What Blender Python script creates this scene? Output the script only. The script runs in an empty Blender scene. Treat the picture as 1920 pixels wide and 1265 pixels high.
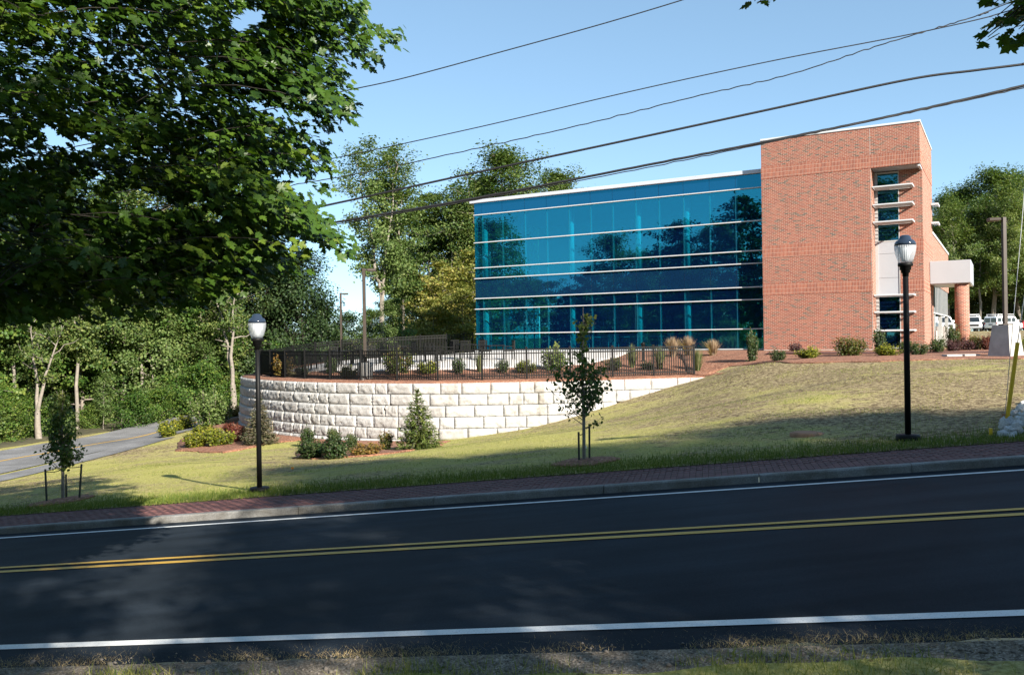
import bpy, bmesh, math, random
import numpy as np
from mathutils import Vector, Matrix
from mathutils.geometry import delaunay_2d_cdt

random.seed(7)
RNG = np.random.default_rng(7)
sc = bpy.context.scene
COL = sc.collection

# ------------------------------------------------------------------ camera, sky, sun, exposure
FPX, W0, H0 = 1620.0, 1920.0, 1265.0          # focal length in photo pixels, photo size
ROLL = math.radians(0.9)
CR, SR = math.cos(ROLL), math.sin(ROLL)
cam_d = bpy.data.cameras.new("camera")
cam = bpy.data.objects.new("camera", cam_d)
COL.objects.link(cam)
cam_d.sensor_width = 36.0
cam_d.sensor_fit = 'HORIZONTAL'
cam_d.lens = 36.0 * FPX / W0
cam_d.clip_start = 0.1
cam_d.clip_end = 3000
cam.matrix_world = Matrix(((CR, SR, 0, 0), (0, 0, -1, 0), (-SR, CR, 0, 0), (0, 0, 0, 1)))
sc.camera = cam

SUN_EL = math.radians(27)
SUN_ROT = math.atan2(0.56, -0.828)
world = bpy.data.worlds.new("World")
sc.world = world
world.use_nodes = True
wn = world.node_tree.nodes
sky = wn.new('ShaderNodeTexSky')
sky.sky_type = 'NISHITA'
sky.sun_disc = False
sky.sun_elevation = SUN_EL
sky.sun_rotation = SUN_ROT
sky.air_density = 0.6
sky.dust_density = 0.0
sky.ozone_density = 3.0
gam = wn.new('ShaderNodeGamma')                # softens the climb in brightness towards the horizon
gam.inputs[1].default_value = 0.62
world.node_tree.links.new(sky.outputs[0], gam.inputs[0])
wbal = wn.new('ShaderNodeMix')                 # white balance of the whole sky
wbal.data_type = 'RGBA'
wbal.blend_type = 'MULTIPLY'
wbal.inputs[0].default_value = 1.0
wbal.inputs[7].default_value = (.90, 1.06, 1.06, 1)
world.node_tree.links.new(gam.outputs[0], wbal.inputs[6])
world.node_tree.links.new(wbal.outputs[2], wn['Background'].inputs[0])
wn['Background'].inputs[1].default_value = 0.125
sun_d = bpy.data.lights.new("sun", 'SUN')
sun_d.energy = 4.6
sun_d.angle = math.radians(0.53)
sun_d.color = (1.0, 0.93, 0.82)
sun = bpy.data.objects.new("sun", sun_d)
COL.objects.link(sun)
SD = Vector((math.sin(SUN_ROT) * math.cos(SUN_EL), math.cos(SUN_ROT) * math.cos(SUN_EL), math.sin(SUN_EL)))
sun.rotation_euler = SD.to_track_quat('Z', 'Y').to_euler()
sun.location = (20, -30, 40)
sc.view_settings.view_transform = 'Standard'
sc.view_settings.look = 'None'
sc.view_settings.gamma = 1.0
sc.view_settings.exposure = 1.6
sc.cycles.max_bounces = 8
sc.cycles.transparent_max_bounces = 12
sc.cycles.caustics_reflective = False
sc.cycles.caustics_refractive = False


# ------------------------------------------------------------------ helpers: pixels, meshes, objects
def ray(px, py):
    """photo pixel -> world direction per metre of depth"""
    dx, dy = px - W0 / 2, py - H0 / 2
    return (dx * CR - dy * SR) / FPX, 1.0, -(dx * SR + dy * CR) / FPX


def at(px, py, depth):
    r = ray(px, py)
    return Vector((r[0] * depth, depth, r[2] * depth))


def proj(x, y, z):
    """world arrays -> photo pixels"""
    u, v = x / y * FPX, -z / y * FPX
    return W0 / 2 + u * CR + v * SR, H0 / 2 - u * SR + v * CR


def tag(o, label=None, cat=None, group=None, kind=None):
    if label: o['label'] = label
    if cat: o['category'] = cat
    if group: o['group'] = group
    if kind: o['kind'] = kind
    return o


def empty(name, loc=(0, 0, 0), rz=0.0, label=None, cat=None, group=None, scale=None):
    o = bpy.data.objects.new(name, None)
    COL.objects.link(o)
    o.location = loc
    o.rotation_euler = (0, 0, rz)
    if scale: o.scale = scale if hasattr(scale, '__len__') else (scale,) * 3
    o.empty_display_size = 0.3
    return tag(o, label, cat, group)


def link(name, me, parent=None, loc=None, rot=None, scale=None, kind=None):
    o = bpy.data.objects.new(name, me)
    COL.objects.link(o)
    if parent: o.parent = parent
    if loc is not None: o.location = loc
    if rot is not None: o.rotation_euler = rot
    if scale is not None: o.scale = scale if hasattr(scale, '__len__') else (scale,) * 3
    if kind: o['kind'] = kind
    return o


def np_mesh(name, V, polys, mat=None, smooth=False, tint=None, uv=None):
    """V (n,3); polys = list of int arrays, each (m,k)"""
    me = bpy.data.meshes.new(name)
    V = np.asarray(V, dtype=np.float32)
    polys = [np.asarray(p, dtype=np.int32) for p in polys if len(p)]
    me.vertices.add(len(V))
    me.vertices.foreach_set('co', V.ravel())
    nl = sum(p.size for p in polys)
    nf = sum(len(p) for p in polys)
    me.loops.add(nl)
    me.polygons.add(nf)
    me.loops.foreach_set('vertex_index', np.concatenate([p.ravel() for p in polys]))
    tot = np.concatenate([np.full(len(p), p.shape[1], np.int32) for p in polys])
    start = np.concatenate([[0], np.cumsum(tot)[:-1]]).astype(np.int32)
    me.polygons.foreach_set('loop_start', start)
    me.polygons.foreach_set('loop_total', tot)
    if smooth:
        me.polygons.foreach_set('use_smooth', np.ones(nf, bool))
    if tint is not None:
        a = me.attributes.new('tint', 'FLOAT', 'FACE')
        a.data.foreach_set('value', np.asarray(tint, np.float32))
    me.update(calc_edges=True)
    if mat: me.materials.append(mat)
    return me


class MB:
    """collects simple shapes into one mesh"""
    def __init__(s):
        s.v, s.f = [], []

    def add(s, V, F, M=None):
        b = len(s.v)
        for p in V:
            p = Vector(p)
            s.v.append(M @ p if M else p)
        s.f += [tuple(b + i for i in f) for f in F]
        return s

    def box(s, x0, x1, y0, y1, z0, z1, M=None):
        V = [(x0, y0, z0), (x1, y0, z0), (x1, y1, z0), (x0, y1, z0), (x0, y0, z1), (x1, y0, z1), (x1, y1, z1), (x0, y1, z1)]
        F = [(0, 3, 2, 1), (4, 5, 6, 7), (0, 1, 5, 4), (1, 2, 6, 5), (2, 3, 7, 6), (3, 0, 4, 7)]
        return s.add(V, F, M)

    def cbox(s, x0, x1, y0, y1, z0, z1, b=0.01, M=None):
        """box with bevelled edges"""
        bm = bmesh.new()
        bmesh.ops.create_cube(bm, size=1.0)
        for v in bm.verts:
            v.co = ((x0 + x1) / 2 + v.co.x * (x1 - x0), (y0 + y1) / 2 + v.co.y * (y1 - y0), (z0 + z1) / 2 + v.co.z * (z1 - z0))
        bmesh.ops.bevel(bm, geom=bm.edges[:], offset=b, segments=1, affect='EDGES')
        bm.verts.index_update()
        s.add([v.co.copy() for v in bm.verts], [[v.index for v in f.verts] for f in bm.faces], M)
        bm.free()
        return s

    def tube(s, P, R, n=8, cap=True, M=None):
        P = [Vector(p) for p in P]
        if not hasattr(R, '__len__'): R = [R] * len(P)
        V, F = [], []
        t0 = (P[1] - P[0]).normalized()
        ref = Vector((0, 0, 1)) if abs(t0.z) < 0.9 else Vector((1, 0, 0))
        for i, p in enumerate(P):
            t = (P[min(i + 1, len(P) - 1)] - P[max(i - 1, 0)]).normalized()
            a = t.cross(ref).normalized()
            c = a.cross(t)
            for k in range(n):
                w = 2 * math.pi * k / n
                V.append(p + (a * math.cos(w) + c * math.sin(w)) * R[i])
        for i in range(len(P) - 1):
            for k in range(n):
                k2 = (k + 1) % n
                F.append((i * n + k, i * n + k2, (i + 1) * n + k2, (i + 1) * n + k))
        if cap:
            F.append(tuple(reversed(range(n))))
            F.append(tuple((len(P) - 1) * n + k for k in range(n)))
        return s.add(V, F, M)

    def lathe(s, prof, n=16, c=(0, 0, 0), M=None):
        """prof: list of (r, z)"""
        V, F = [], []
        for r, z in prof:
            for k in range(n):
                w = 2 * math.pi * k / n
                V.append((c[0] + r * math.cos(w), c[1] + r * math.sin(w), c[2] + z))
        for i in range(len(prof) - 1):
            for k in range(n):
                k2 = (k + 1) % n
                F.append((i * n + k, i * n + k2, (i + 1) * n + k2, (i + 1) * n + k))
        F.append(tuple(reversed(range(n))))
        F.append(tuple((len(prof) - 1) * n + k for k in range(n)))
        return s.add(V, F, M)

    def prism(s, poly, y0, y1, M=None, axis='y'):
        """polygon of (a,b) extruded; axis y: (a,y,b); axis x: (x,a,b); axis z: (a,b,z)"""
        n = len(poly)
        mk = {'y': lambda a, b, t: (a, t, b), 'x': lambda a, b, t: (t, a, b), 'z': lambda a, b, t: (a, b, t)}[axis]
        V = [mk(a, b, y0) for a, b in poly] + [mk(a, b, y1) for a, b in poly]
        F = [tuple(range(n)), tuple(reversed(range(n, 2 * n)))]
        F += [(i, n + i, n + (i + 1) % n, (i + 1) % n) for i in range(n)]
        return s.add(V, F, M)

    def mesh(s, name, mat=None, smooth=False):
        me = bpy.data.meshes.new(name)
        me.from_pydata([tuple(v) for v in s.v], [], s.f)
        bm = bmesh.new()
        bm.from_mesh(me)
        bmesh.ops.recalc_face_normals(bm, faces=bm.faces[:])
        bm.to_mesh(me)
        bm.free()
        if smooth:
            for p in me.polygons: p.use_smooth = len(p.vertices) == 4
        if mat: me.materials.append(mat)
        me.update()
        return me

    def build(s, name, mat, parent=None, smooth=False, kind=None, loc=None):
        return link(name, s.mesh(name, mat, smooth), parent, loc, kind=kind)


# ------------------------------------------------------------------ materials
def new_mat(name):
    m = bpy.data.materials.new(name)
    m.use_nodes = True
    nt = m.node_tree
    return m, nt, nt.nodes, nt.links, nt.nodes['Principled BSDF']


def ramp(nodes, stops, interp='LINEAR'):
    r = nodes.new('ShaderNodeValToRGB')
    r.color_ramp.interpolation = interp
    el = r.color_ramp.elements
    while len(el) < len(stops): el.new(0.5)
    for e, (p, c) in zip(el, stops):
        e.position = p
        e.color = (*c, 1) if len(c) == 3 else c
    return r


def noise(nodes, links, vec, scale, detail=4.0, rough=0.6):
    n = nodes.new('ShaderNodeTexNoise')
    n.inputs['Scale'].default_value = scale
    n.inputs['Detail'].default_value = detail
    n.inputs['Roughness'].default_value = rough
    links.new(vec, n.inputs['Vector'])
    return n


def mapping(nodes, links, vec, scale=(1, 1, 1), rot=(0, 0, 0), loc=(0, 0, 0)):
    m = nodes.new('ShaderNodeMapping')
    m.inputs['Scale'].default_value = scale
    m.inputs['Rotation'].default_value = rot
    m.inputs['Location'].default_value = loc
    links.new(vec, m.inputs['Vector'])
    return m.outputs[0]


def mixc(nodes, links, fac, a, b, mode='MIX'):
    m = nodes.new('ShaderNodeMix')
    m.data_type = 'RGBA'
    m.blend_type = mode
    for sock, v in ((m.inputs[0], fac), (m.inputs[6], a), (m.inputs[7], b)):
        if hasattr(v, 'is_linked') or isinstance(v, bpy.types.NodeSocket): links.new(v, sock)
        elif isinstance(v, (int, float)): sock.default_value = v
        else: sock.default_value = (*v, 1)
    return m.outputs[2]


def bump(nodes, links, height, bsdf, strength=0.3, dist=0.02):
    b = nodes.new('ShaderNodeBump')
    b.inputs['Strength'].default_value = strength
    b.inputs['Distance'].default_value = dist
    links.new(height, b.inputs['Height'])
    links.new(b.outputs[0], bsdf.inputs['Normal'])


def simple(name, color, rough=0.6, var=0.15, nscale=6.0, metallic=0.0, spec=0.4, bump_s=0.0, bdist=0.01, world_co=False, randobj=0.0):
    m, nt, N, L, B = new_mat(name)
    if world_co:
        vec = N.new('ShaderNodeNewGeometry').outputs['Position']
    else:
        vec = N.new('ShaderNodeTexCoord').outputs['Object']
    n = noise(N, L, vec, nscale)
    c = np.array(color)
    r = ramp(N, [(0.25, tuple(c * (1 - var))), (0.75, tuple(np.minimum(c * (1 + var), 0.95)))])
    L.new(n.outputs[0], r.inputs[0])
    out = r.outputs[0]
    if randobj:
        oi = N.new('ShaderNodeObjectInfo')
        rr = ramp(N, [(0, (1 - randobj,) * 3), (1, (1 + randobj * .4,) * 3)])
        L.new(oi.outputs['Random'], rr.inputs[0])
        out = mixc(N, L, 1.0, out, rr.outputs[0], 'MULTIPLY')
    L.new(out, B.inputs['Base Color'])
    B.inputs['Roughness'].default_value = rough
    B.inputs['Metallic'].default_value = metallic
    B.inputs['Specular IOR Level'].default_value = spec
    if bump_s: bump(N, L, n.outputs[0], B, bump_s, bdist)
    return m


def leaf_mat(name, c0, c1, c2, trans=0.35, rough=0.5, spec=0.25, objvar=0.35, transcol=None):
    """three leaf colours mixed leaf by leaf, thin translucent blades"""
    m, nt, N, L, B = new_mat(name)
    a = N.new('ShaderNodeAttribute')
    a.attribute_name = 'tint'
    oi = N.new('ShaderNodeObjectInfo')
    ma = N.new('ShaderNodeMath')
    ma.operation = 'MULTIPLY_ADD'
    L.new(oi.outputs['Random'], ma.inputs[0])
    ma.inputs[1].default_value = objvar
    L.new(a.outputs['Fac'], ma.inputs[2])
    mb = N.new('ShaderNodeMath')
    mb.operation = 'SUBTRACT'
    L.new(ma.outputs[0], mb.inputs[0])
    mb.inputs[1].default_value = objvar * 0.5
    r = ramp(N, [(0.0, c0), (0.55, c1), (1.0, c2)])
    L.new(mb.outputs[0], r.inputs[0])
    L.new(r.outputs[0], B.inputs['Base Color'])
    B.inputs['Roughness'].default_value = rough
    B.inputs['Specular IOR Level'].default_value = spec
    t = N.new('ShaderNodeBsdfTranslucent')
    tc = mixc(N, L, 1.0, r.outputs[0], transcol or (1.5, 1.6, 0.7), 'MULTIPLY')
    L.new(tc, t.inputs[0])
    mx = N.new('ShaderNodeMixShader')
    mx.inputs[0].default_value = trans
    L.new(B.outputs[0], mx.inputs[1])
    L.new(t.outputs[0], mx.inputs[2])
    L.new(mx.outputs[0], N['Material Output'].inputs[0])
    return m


def brick_mat(name, soldier=False, radial=False):
    m, nt, N, L, B = new_mat(name)
    tc = N.new('ShaderNodeTexCoord')
    geo = N.new('ShaderNodeNewGeometry')
    vt = N.new('ShaderNodeVectorTransform')
    vt.vector_type = 'NORMAL'
    vt.convert_from, vt.convert_to = 'WORLD', 'OBJECT'
    L.new(geo.outputs['Normal'], vt.inputs[0])
    sn = N.new('ShaderNodeSeparateXYZ')
    L.new(vt.outputs[0], sn.inputs[0])
    ab = N.new('ShaderNodeMath'); ab.operation = 'ABSOLUTE'
    L.new(sn.outputs[0], ab.inputs[0])
    gt = N.new('ShaderNodeMath'); gt.operation = 'GREATER_THAN'
    L.new(ab.outputs[0], gt.inputs[0]); gt.inputs[1].default_value = 0.7
    sp = N.new('ShaderNodeSeparateXYZ')
    L.new(tc.outputs['Object'], sp.inputs[0])
    mu = N.new('ShaderNodeMix')
    L.new(gt.outputs[0], mu.inputs[0]); L.new(sp.outputs[0], mu.inputs[2]); L.new(sp.outputs[1], mu.inputs[3])
    cb = N.new('ShaderNodeCombineXYZ')
    if radial:
        at2 = N.new('ShaderNodeMath'); at2.operation = 'ARCTAN2'
        L.new(sp.outputs[1], at2.inputs[0]); L.new(sp.outputs[0], at2.inputs[1])
        ml = N.new('ShaderNodeMath'); ml.operation = 'MULTIPLY'
        L.new(at2.outputs[0], ml.inputs[0]); ml.inputs[1].default_value = 0.335
        L.new(ml.outputs[0], cb.inputs[0])
    else:
        L.new(mu.outputs[0], cb.inputs[0])
    L.new(sp.outputs[2], cb.inputs[1])

    def bt(c1, c2, mortar, msize):
        t = N.new('ShaderNodeTexBrick')
        t.inputs['Scale'].default_value = 1.0
        t.inputs['Brick Width'].default_value = 0.0677 if soldier else 0.2032
        t.inputs['Row Height'].default_value = 0.2032 if soldier else 0.0677
        t.inputs['Mortar Size'].default_value = msize
        t.inputs['Mortar Smooth'].default_value = 0.1
        t.offset = 0.0 if soldier else 0.5
        t.inputs['Color1'].default_value = (*c1, 1)
        t.inputs['Color2'].default_value = (*c2, 1)
        t.inputs['Mortar'].default_value = (*mortar, 1)
        L.new(cb.outputs[0], t.inputs['Vector'])
        return t
    g = bt((0, 0, 0), (1, 1, 1), (0, 0, 0), 0.0)          # one grey value per brick
    if soldier:
        stops = [(0.0, (.21, .062, .040)), (0.5, (.27, .082, .050)), (1.0, (.31, .105, .062))]
    else:
        stops = [(0.0, (.10, .08, .066)), (0.06, (.12, .085, .066)), (0.13, (.18, .09, .064)), (0.35, (.25, .085, .058)),
                 (0.6, (.28, .095, .062)), (0.85, (.29, .115, .075)), (1.0, (.22, .07, .05))]
    r = ramp(N, stops)
    L.new(g.outputs[0], r.inputs[0])
    nz = noise(N, L, tc.outputs['Object'], 22.0, 3.0)
    r2 = ramp(N, [(0.3, (.82,) * 3), (0.7, (1.12,) * 3)])
    L.new(nz.outputs[0], r2.inputs[0])
    nl = noise(N, L, tc.outputs['Object'], 0.55, 3.0)
    r3 = ramp(N, [(0.3, (.9,) * 3), (0.7, (1.06,) * 3)])
    L.new(nl.outputs[0], r3.inputs[0])
    c = mixc(N, L, 1.0, r.outputs[0], r2.outputs[0], 'MULTIPLY')
    c = mixc(N, L, 1.0, c, r3.outputs[0], 'MULTIPLY')
    mk = bt((0, 0, 0), (0, 0, 0), (1, 1, 1), 0.0065)
    c = mixc(N, L, mk.outputs['Fac'], c, (.52, .40, .32))
    L.new(c, B.inputs['Base Color'])
    B.inputs['Roughness'].default_value = 0.85
    B.inputs['Specular IOR Level'].default_value = 0.2
    iv = N.new('ShaderNodeMath'); iv.operation = 'SUBTRACT'
    iv.inputs[0].default_value = 1.0
    L.new(mk.outputs['Fac'], iv.inputs[1])
    bump(N, L, iv.outputs[0], B, 0.6, 0.006)
    return m


M = {}
M['brick'] = brick_mat('red_brick')
M['soldier'] = brick_mat('soldier_brick', True)
M['brick_round'] = brick_mat('column_brick', False, True)
M['white_metal'] = simple('white_metal', (.50, .51, .52), .35, .04, 2.0)
M['fascia'] = simple('pale_fascia', (.46, .48, .53), .4, .04, 1.5)
M['grey_panel'] = simple('grey_metal_panel', (.36, .375, .40), .4, .03, 1.2)
M['frame_metal'] = simple('window_frame_metal', (.40, .40, .39), .4, .05, 3.0)
M['concrete'] = simple('concrete', (.40, .39, .37), .85, .22, 2.6, bump_s=.2)
M['patio'] = simple('pale_patio_concrete', (.52, .49, .46), .85, .08, 1.2, world_co=True)
M['black_metal'] = simple('black_painted_metal', (.005, .005, .005), .55, .2, 8.0, spec=.2)
M['bronze'] = simple('dark_bronze_metal', (.05, .038, .03), .45, .2, 5.0)
M['white_col'] = simple('white_paint', (.8, .8, .78), .6, .03, 2.0)
M['interior'] = simple('interior_wall', (.22, .22, .22), .8, .1, 1.0)
M['rubber'] = simple('rubber', (.02, .02, .02), .8, .2, 9.0)
M['stake'] = simple('green_steel_stake', (.03, .035, .028), .6, .3, 9.0)
M['wood_stake'] = simple('weathered_wood', (.30, .25, .19), .8, .2, 14.0)
M['bark_grey'] = simple('grey_bark', (.20, .17, .14), .9, .45, 5.0, bump_s=.5, bdist=.03)
M['bark_pale'] = simple('pale_bark', (.20, .175, .145), .9, .35, 4.0, bump_s=.4, bdist=.03)
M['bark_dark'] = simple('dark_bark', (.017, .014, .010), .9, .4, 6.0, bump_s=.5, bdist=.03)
M['yellow_guard'] = simple('yellow_plastic', (.78, .47, .03), .4, .1, 4.0)
M['wire'] = simple('wire_black', (.012, .012, .014), .6, .2, 3.0)
M['steel'] = simple('galvanised_wire', (.30, .31, .33), .45, .1, 6.0, metallic=.6)
M['van_paint'] = simple('white_vehicle_paint', (.78, .78, .78), .25, .03, 2.0, spec=.5)
M['red_paint'] = simple('dark_red_paint', (.35, .03, .03), .25, .1, 2.0)
M['plum_paint'] = simple('dark_plum_paint', (.05, .02, .05), .25, .1, 2.0)
M['dark_glass'] = simple('vehicle_glass', (.015, .02, .022), .06, .1, 1.0, spec=.8)
M['chrome'] = simple('chrome_trim', (.5, .5, .5), .25, .1, 3.0, metallic=.8)
M['lamp_light'] = simple('headlight_lens', (.7, .7, .68), .15, .05, 3.0)
M['tail'] = simple('tail_lens', (.35, .02, .02), .2, .1, 3.0)
M['plate'] = simple('licence_plate', (.1, .11, .13), .4, .1, 3.0)
M['iron'] = simple('rusty_iron_cover', (.30, .16, .09), .8, .25, 12.0)
M['board'] = simple('weathered_board', (.24, .21, .19), .85, .3, 5.0, randobj=.5)
M['strap'] = simple('black_strap', (.02, .02, .02), .7, .2, 5.0)
M['flag_orange'] = simple('orange_flag', (.8, .25, .03), .6, .05, 5.0)

# curtain-wall glass: tinted, see-through and mirror-like
def glass_mat(name, refl, trans, rough=0.0, wav=0.0, body=(.0006, .003, .014)):
    m, nt, N, L, B = new_mat(name)
    N.remove(B)
    g = N.new('ShaderNodeBsdfGlossy')
    g.inputs['Color'].default_value = (*refl, 1)
    g.inputs['Roughness'].default_value = rough
    t = N.new('ShaderNodeBsdfTransparent')
    t.inputs[0].default_value = (*trans, 1)
    a = N.new('ShaderNodeAddShader')
    L.new(g.outputs[0], a.inputs[0]); L.new(t.outputs[0], a.inputs[1])
    df = N.new('ShaderNodeBsdfDiffuse')              # faint blue body of the tinted interlayer
    df.inputs[0].default_value = (*body, 1)
    a2_ = N.new('ShaderNodeAddShader')
    L.new(a.outputs[0], a2_.inputs[0]); L.new(df.outputs[0], a2_.inputs[1])
    L.new(a2_.outputs[0], N['Material Output'].inputs[0])
    if wav:
        tc = N.new('ShaderNodeTexCoord')
        n = noise(N, L, tc.outputs['Object'], 0.7, 1.0)
        b = N.new('ShaderNodeBump')
        b.inputs['Strength'].default_value = wav
        b.inputs['Distance'].default_value = 0.02
        L.new(n.outputs[0], b.inputs['Height'])
        L.new(b.outputs[0], g.inputs['Normal'])
    return m
M['glass'] = glass_mat('blue_tinted_glass', (.028, .188, .225), (.13, .50, .55), wav=.12)
M['glass_dark'] = glass_mat('dark_window_glass', (.03, .13, .16), (.07, .16, .16))

def spandrel():
    m, nt, N, L, B = new_mat('spandrel_glass')
    B.inputs['Base Color'].default_value = (.003, .016, .045, 1)
    B.inputs['Roughness'].default_value = .02
    g = N.new('ShaderNodeBsdfGlossy')
    g.inputs['Color'].default_value = (.018, .160, .225, 1)
    g.inputs['Roughness'].default_value = 0.0
    a = N.new('ShaderNodeAddShader')
    L.new(B.outputs[0], a.inputs[0]); L.new(g.outputs[0], a.inputs[1])
    B.inputs['Specular IOR Level'].default_value = 0.0
    L.new(a.outputs[0], N['Material Output'].inputs[0])
    return m
M['spandrel'] = spandrel()

def globe_mat(name, whiteness):
    m, nt, N, L, B = new_mat(name)
    B.inputs['Base Color'].default_value = (.75, .78, .82, 1)
    B.inputs['Roughness'].default_value = .12
    t = N.new('ShaderNodeBsdfTransparent')
    t.inputs[0].default_value = (.86, .9, .95, 1)
    tl = N.new('ShaderNodeBsdfTranslucent')
    tl.inputs[0].default_value = (.6, .63, .66, 1)
    m1 = N.new('ShaderNodeMixShader'); m1.inputs[0].default_value = .45
    L.new(B.outputs[0], m1.inputs[1]); L.new(tl.outputs[0], m1.inputs[2])
    m2 = N.new('ShaderNodeMixShader'); m2.inputs[0].default_value = whiteness
    L.new(t.outputs[0], m2.inputs[1]); L.new(m1.outputs[0], m2.inputs[2])
    L.new(m2.outputs[0], N['Material Output'].inputs[0])
    tc = N.new('ShaderNodeTexCoord')
    sp = N.new('ShaderNodeSeparateXYZ'); L.new(tc.outputs['Object'], sp.inputs[0])
    a2 = N.new('ShaderNodeMath'); a2.operation = 'ARCTAN2'
    L.new(sp.outputs[1], a2.inputs[0]); L.new(sp.outputs[0], a2.inputs[1])
    ml = N.new('ShaderNodeMath'); ml.operation = 'MULTIPLY'; ml.inputs[1].default_value = 30
    L.new(a2.outputs[0], ml.inputs[0])
    sn = N.new('ShaderNodeMath'); sn.operation = 'SINE'; L.new(ml.outputs[0], sn.inputs[0])
    bump(N, L, sn.outputs[0], B, .5, .01)
    return m
M['globe'] = globe_mat('ribbed_clear_globe', .5)
M['globe_cap'] = simple('smoked_blue_cap', (.02, .03, .05), .12, .1, 3.0, spec=.6)

def asphalt(name, col, sc_=1.0, lane=.26):
    m, nt, N, L, B = new_mat(name)
    p = N.new('ShaderNodeNewGeometry').outputs['Position']
    n1 = noise(N, L, p, 75.0 * sc_, 5.0, .8)
    n2 = noise(N, L, mapping(N, L, p, (.12, 1.4, 1), (0, 0, -.2214)), 1.6, 4.0)
    n3 = noise(N, L, p, 0.5, 3.0)
    c = np.array(col)
    r1 = ramp(N, [(0.32, tuple(c * .45)), (0.62, tuple(c * 1.15)), (0.80, tuple(c * 2.6))])
    L.new(n1.outputs[0], r1.inputs[0])
    r2 = ramp(N, [(0.3, (1 - lane,) * 3), (0.7, (1 + lane,) * 3)])
    L.new(n2.outputs[0], r2.inputs[0])
    r3 = ramp(N, [(0.3, (.75,) * 3), (0.7, (1.3,) * 3)])
    L.new(n3.outputs[0], r3.inputs[0])
    o = mixc(N, L, 1.0, r1.outputs[0], r2.outputs[0], 'MULTIPLY')
    o = mixc(N, L, 1.0, o, r3.outputs[0], 'MULTIPLY')
    L.new(o, B.inputs['Base Color'])
    B.inputs['Roughness'].default_value = .7
    B.inputs['Specular IOR Level'].default_value = .06
    bump(N, L, n1.outputs[0], B, .35, .006)
    return m
M['asphalt'] = asphalt('fresh_asphalt', (.0195, .0255, .0330))
M['asphalt_old'] = asphalt('worn_asphalt', (.20, .198, .20), sc_=.3, lane=.10)

def paint(name, col):
    m, nt, N, L, B = new_mat(name)
    p = N.new('ShaderNodeNewGeometry').outputs['Position']
    n1 = noise(N, L, p, 70.0, 4.0, .7)
    c = np.array(col)
    r = ramp(N, [(0.30, tuple(c * .30)), (0.40, tuple(c * .85)), (0.7, tuple(c))])
    L.new(n1.outputs[0], r.inputs[0])
    L.new(r.outputs[0], B.inputs['Base Color'])
    B.inputs['Roughness'].default_value = .6
    bump(N, L, n1.outputs[0], B, .2, .004)
    return m
M['paint_white'] = paint('white_road_paint', (.78, .78, .76))
M['paint_yellow'] = paint('yellow_road_paint', (.62, .36, .045))

def granite():
    m, nt, N, L, B = new_mat('granite_kerb')
    p = N.new('ShaderNodeNewGeometry').outputs['Position']
    n1 = noise(N, L, p, 55.0, 3.0, .7)
    n2 = noise(N, L, p, 2.2, 5.0, .65)
    r1 = ramp(N, [(0.3, (.13, .13, .125)), (0.7, (.28, .275, .265))])
    L.new(n1.outputs[0], r1.inputs[0])
    r2 = ramp(N, [(0.35, (.62, .58, .52)), (0.65, (1.05,) * 3)])
    L.new(n2.outputs[0], r2.inputs[0])
    o = mixc(N, L, 1.0, r1.outputs[0], r2.outputs[0], 'MULTIPLY')
    L.new(o, B.inputs['Base Color'])
    B.inputs['Roughness'].default_value = .8
    bump(N, L, n2.outputs[0], B, .6, .03)
    return m
M['granite'] = granite()

def paver():
    m, nt, N, L, B = new_mat('clay_paver')
    p = N.new('ShaderNodeNewGeometry').outputs['Position']
    oi = N.new('ShaderNodeObjectInfo')
    n1 = noise(N, L, p, 9.0, 4.0, .7)
    r1 = ramp(N, [(0.3, (.085, .036, .034)), (0.55, (.125, .050, .045)), (0.75, (.17, .073, .062))])
    L.new(n1.outputs[0], r1.inputs[0])
    wn_ = N.new('ShaderNodeTexWhiteNoise')
    wn_.noise_dimensions = '3D'
    sn = N.new('ShaderNodeVectorMath'); sn.operation = 'SNAP'
    L.new(p, sn.inputs[0]); sn.inputs[1].default_value = (.2, .1, .5)
    L.new(sn.outputs[0], wn_.inputs[0])
    r2 = ramp(N, [(0.0, (.72,) * 3), (1.0, (1.15,) * 3)])
    L.new(wn_.outputs[0], r2.inputs[0])
    o = mixc(N, L, 1.0, r1.outputs[0], r2.outputs[0], 'MULTIPLY')
    L.new(o, B.inputs['Base Color'])
    B.inputs['Roughness'].default_value = .8
    return m
M['paver'] = paver()

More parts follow.
